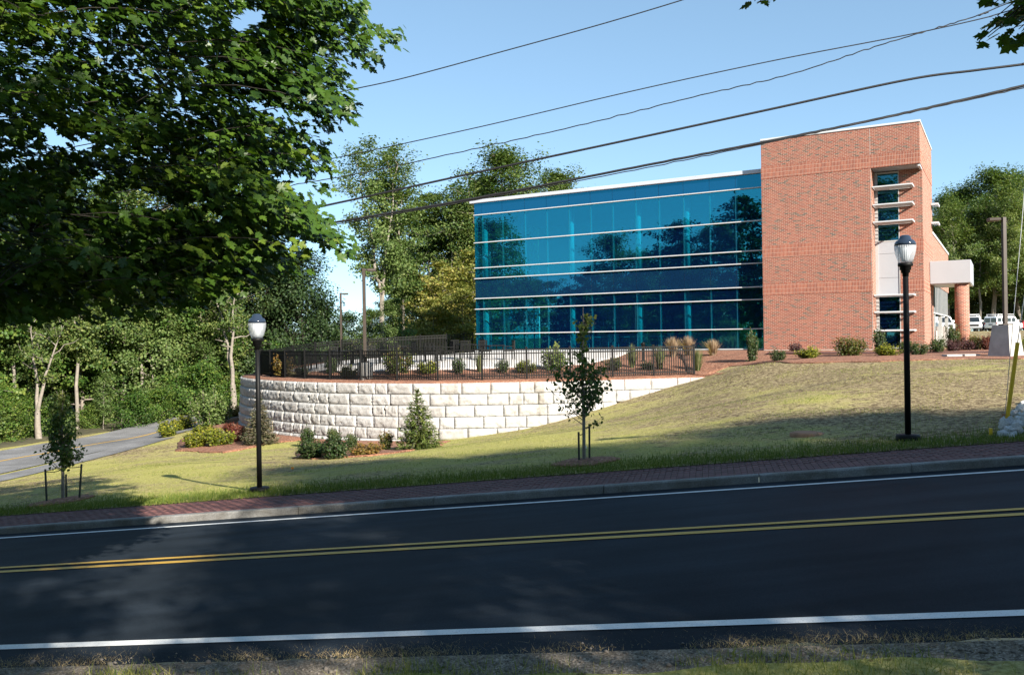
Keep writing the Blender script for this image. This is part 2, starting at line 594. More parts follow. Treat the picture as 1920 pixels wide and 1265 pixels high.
def lawn_mat():
    m, nt, N, L, B = new_mat('patchy_lawn')
    p = N.new('ShaderNodeNewGeometry').outputs['Position']
    big = noise(N, L, p, .22, 5.0, .62)
    mid = noise(N, L, p, 1.6, 5.0, .7)
    fine = noise(N, L, p, 17.0, 4.0, .75)
    streak = noise(N, L, mapping(N, L, p, (.15, 1.2, 1), (0, 0, .15)), 1.5, 4.0, .6)
    green = ramp(N, [(0.3, (.205, .20, .042)), (0.7, (.49, .445, .16))])
    L.new(fine.outputs[0], green.inputs[0])
    tan = ramp(N, [(0.32, (.13, .09, .055)), (0.5, (.34, .27, .15)), (0.72, (.54, .455, .27))])
    L.new(fine.outputs[0], tan.inputs[0])
    a = N.new('ShaderNodeMath'); a.operation = 'ADD'
    L.new(big.outputs[0], a.inputs[0])
    b = N.new('ShaderNodeMath'); b.operation = 'MULTIPLY_ADD'
    L.new(mid.outputs[0], b.inputs[0]); b.inputs[1].default_value = .55; L.new(a.outputs[0], b.inputs[2])
    c_ = N.new('ShaderNodeMath'); c_.operation = 'MULTIPLY_ADD'
    L.new(streak.outputs[0], c_.inputs[0]); c_.inputs[1].default_value = .35; L.new(b.outputs[0], c_.inputs[2])
    # drier towards the top of the bank on the right (a real difference in the sward)
    sp = N.new('ShaderNodeSeparateXYZ'); L.new(p, sp.inputs[0])
    mr = N.new('ShaderNodeMapRange')
    L.new(sp.outputs[0], mr.inputs[0])
    mr.inputs[1].default_value = 2.0; mr.inputs[2].default_value = 9.0; mr.inputs[3].default_value = -.05; mr.inputs[4].default_value = .13
    d = N.new('ShaderNodeMath'); d.operation = 'ADD'
    L.new(c_.outputs[0], d.inputs[0]); L.new(mr.outputs[0], d.inputs[1])
    a.inputs[1].default_value = 0.0
    sel = ramp(N, [(0.92, (0, 0, 0)), (1.12, (1, 1, 1))])
    sc2 = N.new('ShaderNodeMath'); sc2.operation = 'MULTIPLY'; sc2.inputs[1].default_value = 1.0
    L.new(d.outputs[0], sc2.inputs[0])
    mr2 = N.new('ShaderNodeMapRange')
    L.new(sc2.outputs[0], mr2.inputs[0]); mr2.inputs[1].default_value = .80; mr2.inputs[2].default_value = 1.06
    o = mixc(N, L, mr2.outputs[0], green.outputs[0], tan.outputs[0])
    clod = noise(N, L, p, 7.5, 5.0, .75)
    cm = N.new('ShaderNodeMath'); cm.operation = 'MULTIPLY_ADD'
    L.new(mr2.outputs[0], cm.inputs[0]); cm.inputs[1].default_value = .13; L.new(clod.outputs[0], cm.inputs[2])
    cr_ = N.new('ShaderNodeMapRange'); L.new(cm.outputs[0], cr_.inputs[0])
    cr_.inputs[1].default_value = .585; cr_.inputs[2].default_value = .68; cr_.inputs[4].default_value = .85
    o = mixc(N, L, cr_.outputs[0], o, (.085, .055, .033))
    L.new(o, B.inputs['Base Color'])
    B.inputs['Roughness'].default_value = .95
    B.inputs['Specular IOR Level'].default_value = .1
    bump(N, L, fine.outputs[0], B, .8, .05)
    return m
M['lawn'] = lawn_mat()

def mulch_mat():
    m, nt, N, L, B = new_mat('bark_mulch')
    p = N.new('ShaderNodeNewGeometry').outputs['Position']
    v = N.new('ShaderNodeTexVoronoi')
    v.inputs['Scale'].default_value = 22.0
    L.new(p, v.inputs['Vector'])
    n = noise(N, L, p, 1.3, 4.0)
    r = ramp(N, [(0.0, (.11, .04, .022)), (0.4, (.22, .085, .045)), (0.8, (.33, .15, .085)), (1.0, (.42, .25, .16))])
    sp = N.new('ShaderNodeSeparateColor'); L.new(v.outputs['Color'], sp.inputs[0])
    L.new(sp.outputs[0], r.inputs[0])
    r2 = ramp(N, [(0.3, (.75,) * 3), (0.7, (1.1,) * 3)])
    L.new(n.outputs[0], r2.inputs[0])
    o = mixc(N, L, 1.0, r.outputs[0], r2.outputs[0], 'MULTIPLY')
    L.new(o, B.inputs['Base Color'])
    B.inputs['Roughness'].default_value = .95
    bump(N, L, sp.outputs[1], B, 1.0, .04)
    return m
M['mulch'] = mulch_mat()

def gravel_mat():
    m, nt, N, L, B = new_mat('gravelly_dirt')
    p = N.new('ShaderNodeNewGeometry').outputs['Position']
    v = N.new('ShaderNodeTexVoronoi'); v.inputs['Scale'].default_value = 70.0
    L.new(p, v.inputs['Vector'])
    n = noise(N, L, p, 6.0, 5.0)
    sp = N.new('ShaderNodeSeparateColor'); L.new(v.outputs['Color'], sp.inputs[0])
    r = ramp(N, [(0.0, (.09, .07, .05)), (0.6, (.20, .165, .125)), (1.0, (.36, .31, .25))])
    L.new(sp.outputs[0], r.inputs[0])
    r2 = ramp(N, [(0.3, (.6, .56, .5)), (0.7, (1.1,) * 3)])
    L.new(n.outputs[0], r2.inputs[0])
    o = mixc(N, L, 1.0, r.outputs[0], r2.outputs[0], 'MULTIPLY')
    L.new(o, B.inputs['Base Color'])
    B.inputs['Roughness'].default_value = .95
    bump(N, L, sp.outputs[0], B, .8, .02)
    return m
M['gravel'] = gravel_mat()

def block_mat():
    m, nt, N, L, B = new_mat('split_face_block')
    p = N.new('ShaderNodeNewGeometry').outputs['Position']
    oi = N.new('ShaderNodeObjectInfo')
    n1 = noise(N, L, p, 5.0, 6.0, .7)
    n2 = noise(N, L, p, 30.0, 4.0, .7)
    st = noise(N, L, mapping(N, L, p, (1.2, 1.2, .25)), 1.1, 4.0)
    r1 = ramp(N, [(0.26, (.25, .245, .235)), (0.42, (.39, .385, .375)), (0.72, (.49, .48, .465))])
    L.new(n1.outputs[0], r1.inputs[0])
    r2 = ramp(N, [(0.28, (.68, .64, .58)), (0.42, (1, 1, 1))])
    L.new(st.outputs[0], r2.inputs[0])
    r3 = ramp(N, [(0.0, (.84, .82, .80)), (1.0, (1.04,) * 3)])
    L.new(oi.outputs['Random'], r3.inputs[0])
    o = mixc(N, L, 1.0, r1.outputs[0], r2.outputs[0], 'MULTIPLY')
    o = mixc(N, L, 1.0, o, r3.outputs[0], 'MULTIPLY')
    L.new(o, B.inputs['Base Color'])
    B.inputs['Roughness'].default_value = .9
    mm = N.new('ShaderNodeMath'); mm.operation = 'MULTIPLY_ADD'
    L.new(n2.outputs[0], mm.inputs[0]); mm.inputs[1].default_value = .4; L.new(n1.outputs[0], mm.inputs[2])
    bump(N, L, mm.outputs[0], B, .75, .05)
    return m
M['block'] = block_mat()
M['rock'] = simple('pale_rock', (.50, .49, .47), .85, .3, 6.0, bump_s=.5, bdist=.03, randobj=.4)
M['stone'] = simple('roadside_stone', (.22, .19, .16), .85, .3, 16.0, bump_s=.4, randobj=.4)

LEAF = {
 'maple': leaf_mat('maple_leaf', (.020, .050, .007), (.050, .100, .010), (.14, .18, .02), trans=.28, rough=.42, spec=.35, objvar=.2),
 'green': leaf_mat('broadleaf_green', (.022, .058, .011), (.068, .13, .022), (.17, .205, .04)),
 'mid': leaf_mat('broadleaf_mid', (.03, .064, .016), (.085, .13, .032), (.18, .205, .06)),
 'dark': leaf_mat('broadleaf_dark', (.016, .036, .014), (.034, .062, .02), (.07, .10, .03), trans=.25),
 'yellow': leaf_mat('turning_leaf', (.11, .14, .03), (.20, .21, .055), (.36, .29, .09)),
 'olive': leaf_mat('olive_leaf', (.055, .10, .025), (.11, .16, .045), (.19, .23, .08)),
 'sapling': leaf_mat('sapling_leaf', (.035, .07, .015), (.075, .12, .028), (.19, .20, .06), trans=.4),
 'shrub': leaf_mat('shrub_leaf', (.025, .05, .015), (.05, .08, .025), (.11, .12, .035)),
 'shrub_light': leaf_mat('light_shrub_leaf', (.06, .10, .03), (.12, .17, .045), (.22, .24, .08)),
 'shrub_yellow': leaf_mat('yellow_green_shrub', (.06, .09, .015), (.16, .18, .02), (.32, .28, .03), objvar=.2),
 'shrub_orange': leaf_mat('orange_shrub', (.10, .10, .02), (.22, .14, .035), (.36, .17, .05), objvar=.15),
 'shrub_red': leaf_mat('red_shrub', (.07, .02, .018), (.15, .045, .03), (.22, .08, .04), objvar=.2),
 'shrub_mix': leaf_mat('reddening_shrub', (.05, .085, .02), (.11, .12, .03), (.24, .10, .045), objvar=.1),
 'purple': leaf_mat('purple_shrub', (.04, .02, .022), (.09, .04, .045), (.14, .07, .065), objvar=.2),
 'spruce': leaf_mat('spruce_needle', (.045, .075, .018), (.10, .135, .032), (.18, .20, .055), trans=.2),
 'spruce_brown': leaf_mat('browning_spruce_needle', (.05, .06, .03), (.11, .10, .055), (.20, .15, .09), trans=.15),
 'reed': leaf_mat('ornamental_grass', (.07, .10, .035), (.15, .17, .07), (.26, .24, .13)),
 'plume': leaf_mat('pinkish_grass_plume', (.22, .15, .10), (.36, .26, .18), (.46, .38, .28)),
 'grass': leaf_mat('grass_blade', (.05, .10, .012), (.19, .21, .04), (.38, .33, .15), trans=.3, objvar=0.0),
 'straw': leaf_mat('dry_straw', (.22, .15, .07), (.38, .28, .14), (.50, .40, .22), trans=.2, objvar=0.0),
}

# ------------------------------------------------------------------ terrain
RX, RY = 0.97561, -0.21950            # direction along the main road (to the right)


def tq(x, y):
    return x * RX + y * RY, -x * RY + y * RX


def xy(t, q):
    return t * RX - q * RY, t * RY + q * RX


def zroad(x, y):
    q = -x * RY + y * RX
    crown = 0.08 * np.clip(1 - np.abs(q - 10.36) / 3.2, 0, 1)
    return 0.0895 * x - 0.0201 * y - 2.393 + crown


def zwalk(x, y):
    return 0.0895 * x - 0.0201 * y - 2.243


Q_NEAR, Q_MID, Q_FAR, Q_KERB, Q_WALK0, Q_WALK1 = 7.22, 10.36, 13.30, 13.75, 13.90, 15.30

WALL = [(8.35, 36.5), (5.9, 35.95), (3.05, 35.3), (0.0, 34.85), (-3.5, 34.95), (-7.3, 36.6), (-10.2, 38.9), (-12.5, 41.7), (-13.9, 44.4), (-14.6, 47.5), (-14.2, 50.6)]


def catmull(P, n):
    P = [np.array(p, float) for p in P]
    P = [2 * P[0] - P[1]] + P + [2 * P[-1] - P[-2]]
    out = []
    for i in range(1, len(P) - 2):
        for k in range(n):
            u = k / n
            a, b, c, d = P[i - 1], P[i], P[i + 1], P[i + 2]
            out.append(.5 * ((2 * b) + (c - a) * u + (2 * a - 5 * b + 4 * c - d) * u * u + (3 * b - a - 3 * c + d) * u ** 3))
    out.append(P[-2])
    return np.array(out)


WPATH = catmull(WALL, 12)
WSEG = np.linalg.norm(np.diff(WPATH, axis=0), axis=1)
WCUM = np.concatenate([[0], np.cumsum(WSEG)])


def wall_at(s, off=0.0):
    """point on the wall path at arc length s, moved off metres to the inside; returns x, y, outward normal angle"""
    i = int(np.clip(np.searchsorted(WCUM, s) - 1, 0, len(WSEG) - 1))
    u = (s - WCUM[i]) / WSEG[i]
    p = WPATH[i] * (1 - u) + WPATH[i + 1] * u
    j0, j1 = max(i - 2, 0), min(i + 3, len(WPATH) - 1)
    d = WPATH[j1] - WPATH[j0]
    d /= np.linalg.norm(d)
    nout = np.array([-d[1], d[0]])          # path runs right to left: outward is to the viewer
    p = p - nout * off
    return p[0], p[1], nout


class TPS:
    def __init__(s, pts, lam=0.02):
        P = np.array(pts, float)
        s.c = P[:, :2]
        n = len(P)
        K = s.k(s.c, s.c) + lam * np.eye(n)
        Q = np.hstack([np.ones((n, 1)), s.c])
        A = np.block([[K, Q], [Q.T, np.zeros((3, 3))]])
        sol = np.linalg.solve(A, np.concatenate([P[:, 2], np.zeros(3)]))
        s.w, s.a = sol[:n], sol[n:]

    @staticmethod
    def k(a, b):
        d = np.linalg.norm(a[:, None] - b[None], axis=2)
        return d                      # linear kernel: no overshoot

    def __call__(s, x, y):
        q = np.column_stack([np.ravel(x), np.ravel(y)]).astype(float)
        out = np.empty(len(q))
        for i in range(0, len(q), 20000):
            b = q[i:i + 20000]
            out[i:i + 20000] = s.k(b, s.c) @ s.w + s.a[0] + b @ s.a[1:]
        return out.reshape(np.shape(x))


seam = [(8.35, 36.5, -1.80), (8.7, 39, -1.38), (9.1, 42, -1.06), (9.5, 46.2, -.88)]
lp = []
for t in np.arange(-34, 44, 3.0):
    for q in (14.2, 15.3, 16.0):
        x, y = xy(t, q)
        lp.append((x, y, zwalk(x, y)))
lp += [(6.16, 35.9, -2.28), (4.4, 35.5, -2.73), (3.3, 35.3, -3.06), (2.0, 35.0, -3.38), (.8, 34.8, -3.65), (-2.2, 34.7, -4.04),
       (-3.5, 34.8, -4.15), (-7.4, 36.4, -4.25), (-10.2, 38.6, -4.25), (-12.6, 41.5, -4.22), (-14.1, 44.4, -4.18), (-14.9, 48, -4.2), (-15, 54, -4.2),
       (-13.2, 36.8, -4.45), (-16.8, 43, -4.62), (-11.5, 28, -3.95), (-4, 25, -3.45), (-8, 31, -4.0), (-2, 30, -3.75), (-6, 22, -3.4),
       (-19.9, 33.4, -5), (-18.7, 45.8, -5), (-24, 40.5, -5), (-21.0, 50.6, -5), (-18, 60, -4.8), (-22, 34, -5), (-21, 40, -5), (-30, 60, -5), (-40, 50, -5), (-26, 28, -5), (-32, 36, -5),
       (-18.4, 30.5, -4.95), (-30, 24, -5.2), (-50, 30, -6),
       (9.2, 34.4, -1.36), (9.6, 33.2, -1.2), (10.8, 32.5, -1.12), (14.1, 31, -.98), (17.2, 30, -.98), (21, 29, -.8),
       (9.1, 20, -1.62), (7.3, 22, -1.72), (5.7, 32.5, -2.62), (11, 26, -1.28), (14, 24, -1.15), (4, 28, -2.75), (2, 22, -2.7), (1, 28, -3.05),
       (12.8, 43.9, -.90), (16, 42, -.90), (19.2, 40.3, -.90), (19, 36, -.93), (14, 36, -1.0), (11, 39, -1.0), (23, 45, -.88), (25, 38, -.88), (30, 45, -.75),
       (40, 60, -.5), (46, 80, -.42), (80, 125, -.15), (60, 110, -.2), (100, 130, -.1), (55, 140, -.15), (70, 180, 0), (30, 26, .0), (44, 24, 1.2),
       (-5, 42, -4), (-8, 46, -4), (0, 42, -3.5), (4, 42, -2.8), (-2, 50, -3), (-10, 48, -4.2), (5, 40, -2.6), (6, 50, -2), (20, 60, -1.5),
       (-3, 58, -1.5), (-5, 66, -1.6), (10, 72, -1.3), (-14, 62, -3.4), (-20, 75, -4.5), (0, 90, -1.6), (40, 100, -.4), (-60, 90, -4), (0, 160, -1), (-100, 150, -3), (150, 180, 0)]
lp += [s_ for s_ in seam]
LAWN = TPS(lp, 0.01)

tp = []
for s_ in np.arange(0, WCUM[-1], 2.0):
    x, y, n = wall_at(s_)
    tp.append((x, y, -1.79))
    x, y, n = wall_at(s_, 1.0)
    tp.append((x, y, -1.72))
tp += seam
tp += [(-8.9, 40.5, -1.40), (-5, 38.6, -1.37), (-.2, 38.8, -1.36), (1.6, 38.7, -1.35), (-11.6, 44, -1.5), (4.5, 40, -1.3), (6.5, 39, -1.45),
       (12.8, 44, -.88), (5, 48.8, -.88), (-2.2, 53, -.88), (-1, 47, -1.0), (-6, 46, -1.12), (-3, 56, -1.0), (-8, 54, -1.15), (-12, 51.5, -1.4), (-10, 49, -1.25), (5, 44, -1.05)]
TERR = TPS(tp, 0.005)
TERR_POLY = [tuple(p) for p in WPATH] + [(-12.6, 53.0), (-9.0, 55.5), (-3.2, 57.2), (2.0, 57.0), (12.0, 48.5), (9.5, 46.2), (9.1, 42), (8.7, 39)]


def inside(x, y, poly):
    x, y = np.asarray(x, float), np.asarray(y, float)
    r = np.zeros(x.shape, bool)
    n = len(poly)
    for i in range(n):
        x0, y0 = poly[i]
        x1, y1 = poly[(i + 1) % n]
        c = ((y0 > y) != (y1 > y)) & (x < (x1 - x0) * (y - y0) / (y1 - y0 + 1e-12) + x0)
        r ^= c
    return r


def zlawn(x, y):
    x, y = np.asarray(x, float), np.asarray(y, float)
    z = LAWN(x, y)
    d = np.hypot(x, y - 40)
    k = np.clip((d - 150) / 150, 0, 1)
    z = z * (1 - k) + (-1.0) * k
    q = -x * RY + y * RX
    w = np.clip((q - 15.3) / 1.2, 0, 1)
    return zwalk(x, y) * (1 - w) + z * w


def zverge(x, y):
    q = -np.asarray(x) * RY + np.asarray(y) * RX
    base = 0.0895 * np.asarray(x) - 0.0201 * np.asarray(y) - 2.393
    return base + np.clip((5.2 - q) / 4.0, 0, 1) * 0.75 + 0.02


def ground(x, y):
    q = -x * RY + y * RX
    if q < 6.9: return float(zverge(x, y))
    if q < Q_KERB: return float(zroad(x, y))
    if q < Q_WALK1: return float(zwalk(x, y))
    if inside(x, y, TERR_POLY): return float(TERR(np.array([x]), np.array([y]))[0])
    return float(zlawn(np.array([x]), np.array([y]))[0])


_Ys = np.arange(5.0, 160.0, 0.08)


def hit(px, py, lower=False):
    """where the sight line through a photo pixel meets the ground"""
    r = ray(px, py)
    X, Y, Z = r[0] * _Ys, _Ys, r[2] * _Ys
    q = -X * RY + Y * RX
    g = np.where(q < 6.9, zverge(X, Y), np.where(q < Q_KERB, zroad(X, Y), np.where(q < Q_WALK1, zwalk(X, Y), 0)))
    m = q >= Q_WALK1
    g[m] = zlawn(X[m], Y[m])
    if not lower:
        ins = inside(X, Y, TERR_POLY)
        g[ins] = TERR(X[ins], Y[ins])
    b = np.where(Z <= g)[0]
    i = b[0] if len(b) else int(np.argmin(Z - g))
    return Vector((X[i], Y[i], g[i]))


def grid_sheet(name, us, vs, fxyz, mat, kind='structure', smooth=True, label=None):
    U, V = np.meshgrid(us, vs)
    X, Y, Z = fxyz(U, V)
    n, m = len(vs), len(us)
    idx = np.arange(n * m).reshape(n, m)
    F = np.stack([idx[:-1, :-1], idx[:-1, 1:], idx[1:, 1:], idx[1:, :-1]], -1).reshape(-1, 4)
    me = np_mesh(name, np.stack([X, Y, Z], -1).reshape(-1, 3), [F], mat, smooth)
    return link(name, me, kind=kind)


def poly_sheet(name, poly, zf, mat, step=0.8, dz=0.02, kind='structure', parent=None):
    """constrained Delaunay sheet over a polygon, draped on zf"""
    P = np.array(poly)
    # densify the border
    B = []
    for i in range(len(P)):
        a, b = P[i], P[(i + 1) % len(P)]
        k = max(1, int(np.linalg.norm(b - a) / step))
        for j in range(k): B.append(a + (b - a) * j / k)
    B = np.array(B)
    x0, y0 = P.min(0); x1, y1 = P.max(0)
    gx, gy = np.meshgrid(np.arange(x0, x1, step), np.arange(y0, y1, step))
    gx, gy = gx.ravel(), gy.ravel()
    k = inside(gx, gy, poly)
    gx, gy = gx[k], gy[k]
    if len(gx):
        dmin = np.min(np.hypot(gx[:, None] - B[None, :, 0], gy[:, None] - B[None, :, 1]), axis=1)
        gx, gy = gx[dmin > step * .4], gy[dmin > step * .4]
    V2 = [Vector((float(a), float(b))) for a, b in B] + [Vector((float(a), float(b))) for a, b in zip(gx, gy)]
    nb = len(B)
    edges = [(i, (i + 1) % nb) for i in range(nb)]
    ov, oe, of, *_ = delaunay_2d_cdt(V2, edges, [list(range(nb))], 1, 1e-5)
    XY = np.array([(v.x, v.y) for v in ov])
    Z = zf(XY[:, 0], XY[:, 1]) + dz
    me = bpy.data.meshes.new(name)
    VV = np.column_stack([XY, Z]).tolist()
    FF = [tuple(f) for f in of]
    cnt_e = {}
    for f in FF:
        for i in range(len(f)):
            a, b = f[i], f[(i + 1) % len(f)]
            k_ = (min(a, b), max(a, b))
            cnt_e[k_] = (a, b) if k_ not in cnt_e else None
    low = {}
    for e in [v for v in cnt_e.values() if v]:          # skirt, so that no one sees under the edge
        for i in e:
            if i not in low:
                low[i] = len(VV)
                VV.append([VV[i][0], VV[i][1], VV[i][2] - .25])
        FF.append((e[1], e[0], low[e[0]], low[e[1]]))
    me.from_pydata(VV, [], FF)
    me.update()
    if me.polygons and me.polygons[0].normal.z < 0: me.flip_normals()
    me.polygons.foreach_set('use_smooth', [len(p.vertices) == 3 for p in me.polygons])
    me.materials.append(mat)
    return link(name, me, parent, kind=kind)


def rough_poly(poly, amp, step=.35, seed=1):
    r = np.random.default_rng(seed)
    P = np.array(poly, float)
    out = []
    for i in range(len(P)):
        a, b = P[i], P[(i + 1) % len(P)]
        k = max(1, int(np.linalg.norm(b - a) / step))
        for j in range(k): out.append(tuple(a + (b - a) * j / k + r.normal(0, amp, 2)))
    return out


# lawn: one sheet to the horizon
ts = np.concatenate([[-900, -500, -250, -140, -90, -65], np.arange(-50, 60, 0.9), [65, 90, 140, 250, 500, 900]])
qs = np.concatenate([[15.3, 15.55, 15.9], np.arange(16.3, 62, 0.8), np.arange(63, 140, 4), [150, 200, 300, 500, 900]])


def f_lawn(T, Q):
    X, Y = xy(T, Q)
    return X, Y, zlawn(X, Y) + .012
grid_sheet('lawn', ts, qs, f_lawn, M['lawn'])

# near verge, and its ground behind the camera
def f_verge(T, Q):
    X, Y = xy(T, Q)
    return X, Y, zverge(X, Y)
qv = np.concatenate([[-300, -120, -60, -30, -15, -8, -4], np.arange(-2, 6.2, .8), np.arange(6.2, 6.72, .1)])
grid_sheet('roadside_verge', ts, qv, f_verge, M['gravel'])

def f_turf(T, Q):
    X, Y = xy(T, Q)
    w = np.where(Q > 6.0, np.sin(T * 2.1) * .05 + np.sin(T * 5.3 + 1) * .04 + np.sin(T * .7) * .06, 0)
    X, Y = xy(T, Q + w)
    return X, Y, zverge(X, Y) + .02
qv2 = np.concatenate([[-300, -120, -60, -30, -15, -8, -4], np.arange(-2, 6.2, .8), [6.27]])
tv2 = np.concatenate([[-900, -300, -140, -70], np.arange(-40, 40, .25), [70, 140, 300, 900]])
grid_sheet('verge_turf', tv2, qv2, f_turf, M['lawn'])

# main road: one cambered sheet, its edge ragged over the gravel
tr = np.concatenate([[-900, -400, -150, -80], np.arange(-50, 50, .3), [80, 150, 400, 900]])
qr = np.concatenate([[6.72, 6.95, Q_NEAR], np.linspace(7.6, 13.6, 13), [Q_KERB + .05]])
def f_road(T, Q):
    w = np.where(Q < 6.8, np.sin(T * 3.7) * .06 + np.sin(T * 9.1 + 2) * .04 + np.sin(T * 1.3) * .06, 0)
    X, Y = xy(T, Q + w)
    return X, Y, zroad(X, Y) + np.where(Q < 6.8, -.0, .035 * np.clip((Q - 6.72) / .3, 0, 1))
grid_sheet('main_road', tr, qr, f_road, M['asphalt'])


def stripe(name, q, w, mat):
    def f(T, Q):
        X, Y = xy(T, Q)
        return X, Y, zroad(X, Y) + .041
    o = grid_sheet(name, tr, np.array([q - w / 2, q + w / 2]), f, mat)
    return o
stripe('white_edge_line', Q_NEAR, .13, M['paint_white'])
stripe('white_edge_line', Q_FAR, .10, M['paint_white'])
stripe('yellow_centre_line', Q_MID - .13, .11, M['paint_yellow'])
stripe('yellow_centre_line', Q_MID + .13, .11, M['paint_yellow'])

# granite kerb: separate long stones
kerb = empty('granite_kerb')
kerb['kind'] = 'structure'
t = -40.0
slope_m = Matrix(((RX, RY, 0), (RY, -RX, 0), (0, 0, 1)))
k_i = 0
while t < 40:
    Lk = random.uniform(1.7, 2.9)
    x, y = xy(t + Lk / 2, (Q_KERB + Q_WALK0) / 2)
    mbk = MB()
    n = 7
    V, F = [], []
    rr = random.Random(k_i)
    for i in range(n + 1):
        tt = t + .006 + (Lk - .012) * i / n
        e0, e1 = rr.uniform(-.008, .008), rr.uniform(-.006, .006)
        for (dq, dz_) in ((e0, -.16), (e0 * .6, -.02 + e1), (.018, .0), (.148, .0), (.148, -.16)):
            xx, yy = xy(tt, Q_KERB + dq)
            V.append((xx, yy, zwalk(xx, yy) + .008 + dz_))
    for i in range(n):
        for k in range(4):
            F.append((i * 5 + k, i * 5 + k + 1, (i + 1) * 5 + k + 1, (i + 1) * 5 + k))
    F += [(0, 1, 2, 3, 4), tuple(n * 5 + k for k in (4, 3, 2, 1, 0))]
    mbk.add(V, F)
    mbk.build('kerb_stone', M['granite'], kerb)
    t += Lk
    k_i += 1

# brick sidewalk: a bed and separate clay pavers laid across it
walk = empty('brick_sidewalk')
walk['kind'] = 'structure'
def f_bed(T, Q):
    X, Y = xy(T, Q)
    return X, Y, zwalk(X, Y) - .012
bed = grid_sheet('mortar_bed', tr, np.array([Q_WALK0 - .01, 14.6, Q_WALK1 + .5]), f_bed, M['gravel'])
bed.parent = walk
PW, PL, GAP = 0.10, 0.20, 0.006
rows = int((Q_WALK1 - Q_WALK0) / PL)
PLL = (Q_WALK1 - Q_WALK0) / rows
paver_pts = []
for it, t in enumerate(np.arange(-26, 26, PW)):
    for r_ in range(-1, rows):
        q0 = Q_WALK0 + (r_ + (.5 if it % 2 else 0)) * PLL
        a, b = max(q0, Q_WALK0), min(q0 + PLL, Q_WALK1)
        if b - a < .03: continue
        paver_pts.append((t + PW / 2, (a + b) / 2, b - a))
paver_pts = np.array(paver_pts)
px_, py_ = xy(paver_pts[:, 0], paver_pts[:, 1])
dist = np.hypot(px_, py_)
pu, pv = proj(px_, py_, zwalk(px_, py_))
vis = (pu > -20) & (pu < 1940)
score = np.where(vis, dist, 999)
order = np.argsort(score)
near = set(order[:300].tolist())
mbp = MB()
full = {}
JV, JF = [], []
ang_r = math.atan2(RY, RX)
tilt = Matrix.Rotation(math.atan(-.0917), 4, 'Y')
for i, (t, q, lq) in enumerate(paver_pts):
    if not vis[i]: continue
    x, y = px_[i], py_[i]
    z = float(zwalk(x, y)) + random.uniform(-.002, .002)
    h, w2, l2 = .05, PW / 2 - GAP / 2, lq / 2 - GAP / 2
    if i in near:
        key = round(lq, 3)
        if key not in full:
            full[key] = MB().cbox(-w2, w2, -l2, l2, -h, 0, .004).mesh('paver', M['paver'])
        o = link('paver', full[key], walk, (x, y, z), (0, math.atan(-.0917), ang_r))
    else:
        c = [xy(t + a * w2, q + b * l2) for a, b in ((-1, -1), (1, -1), (1, 1), (-1, 1))]
        b0 = len(JV)
        dzv = random.uniform(-.003, .003)
        JV += [(cx, cy, float(zwalk(cx, cy)) + dzv) for cx, cy in c] + [(cx, cy, float(zwalk(cx, cy)) - .03) for cx, cy in c]
        JF += [(b0, b0 + 1, b0 + 2, b0 + 3), (b0, b0 + 4, b0 + 5, b0 + 1), (b0 + 1, b0 + 5, b0 + 6, b0 + 2), (b0 + 2, b0 + 6, b0 + 7, b0 + 3), (b0 + 3, b0 + 7, b0 + 4, b0)]
link('pavers', np_mesh('pavers', np.array(JV), [np.array(JF)], M['paver']), walk, kind='stuff')

# side road, its centre line and the path beside it
def strip_along(name, path, w, mat, dz, off=0.0):
    P = catmull(path, 10)
    d = np.gradient(P, axis=0)
    d /= np.linalg.norm(d, axis=1)[:, None]
    nrm = np.column_stack([-d[:, 1], d[:, 0]])
    ks = np.linspace(-1, 1, 5) if w > 1 else np.array([-1, 1])
    C = P[:, None, :] + nrm[:, None, :] * (off + ks[None, :, None] * w / 2)
    zc = zlawn(P[:, 0], P[:, 1])
    zz = np.maximum(zc[:, None], zlawn(C[..., 0], C[..., 1])) + dz
    n, m = C.shape[:2]
    idx = np.arange(n * m).reshape(n, m)
    F = np.stack([idx[:-1, :-1], idx[1:, :-1], idx[1:, 1:], idx[:-1, 1:]], -1).reshape(-1, 4)
    return link(name, np_mesh(name, np.dstack([C, zz]).reshape(-1, 3), [F], mat, True), kind='structure')
SIDE = [(-30.5, 12), (-26.5, 24), (-23.0, 33.5), (-21.4, 39.5), (-19.8, 47), (-17.0, 56), (-12.5, 65), (-5, 73)]
strip_along('side_road', SIDE, 6.0, M['asphalt_old'], .05)
strip_along('side_road_centre_line', SIDE, .16, M['paint_yellow'], .058)
strip_along('side_path', [(-25.4, 16), (-21.9, 25), (-19.2, 31.5), (-17.8, 37), (-17.0, 42)], 1.3, M['asphalt_old'], .045)

M['litter'] = simple('leaf_litter', (.06, .055, .028), .95, .6, 3.0, world_co=True, bump_s=.6, bdist=.05)
_sp = catmull(SIDE, 6)
_sd = np.gradient(_sp, axis=0); _sd /= np.linalg.norm(_sd, axis=1)[:, None]
_ed = _sp + np.column_stack([-_sd[:, 1], _sd[:, 0]]) * 4.3
poly_sheet('woodland_floor', rough_poly([tuple(p) for p in _ed] + [(-10, 85), (-40, 95), (-75, 70), (-75, 25), (-45, 12)], .25, 1.2, 9), zlawn, M['litter'], 1.6, .035)
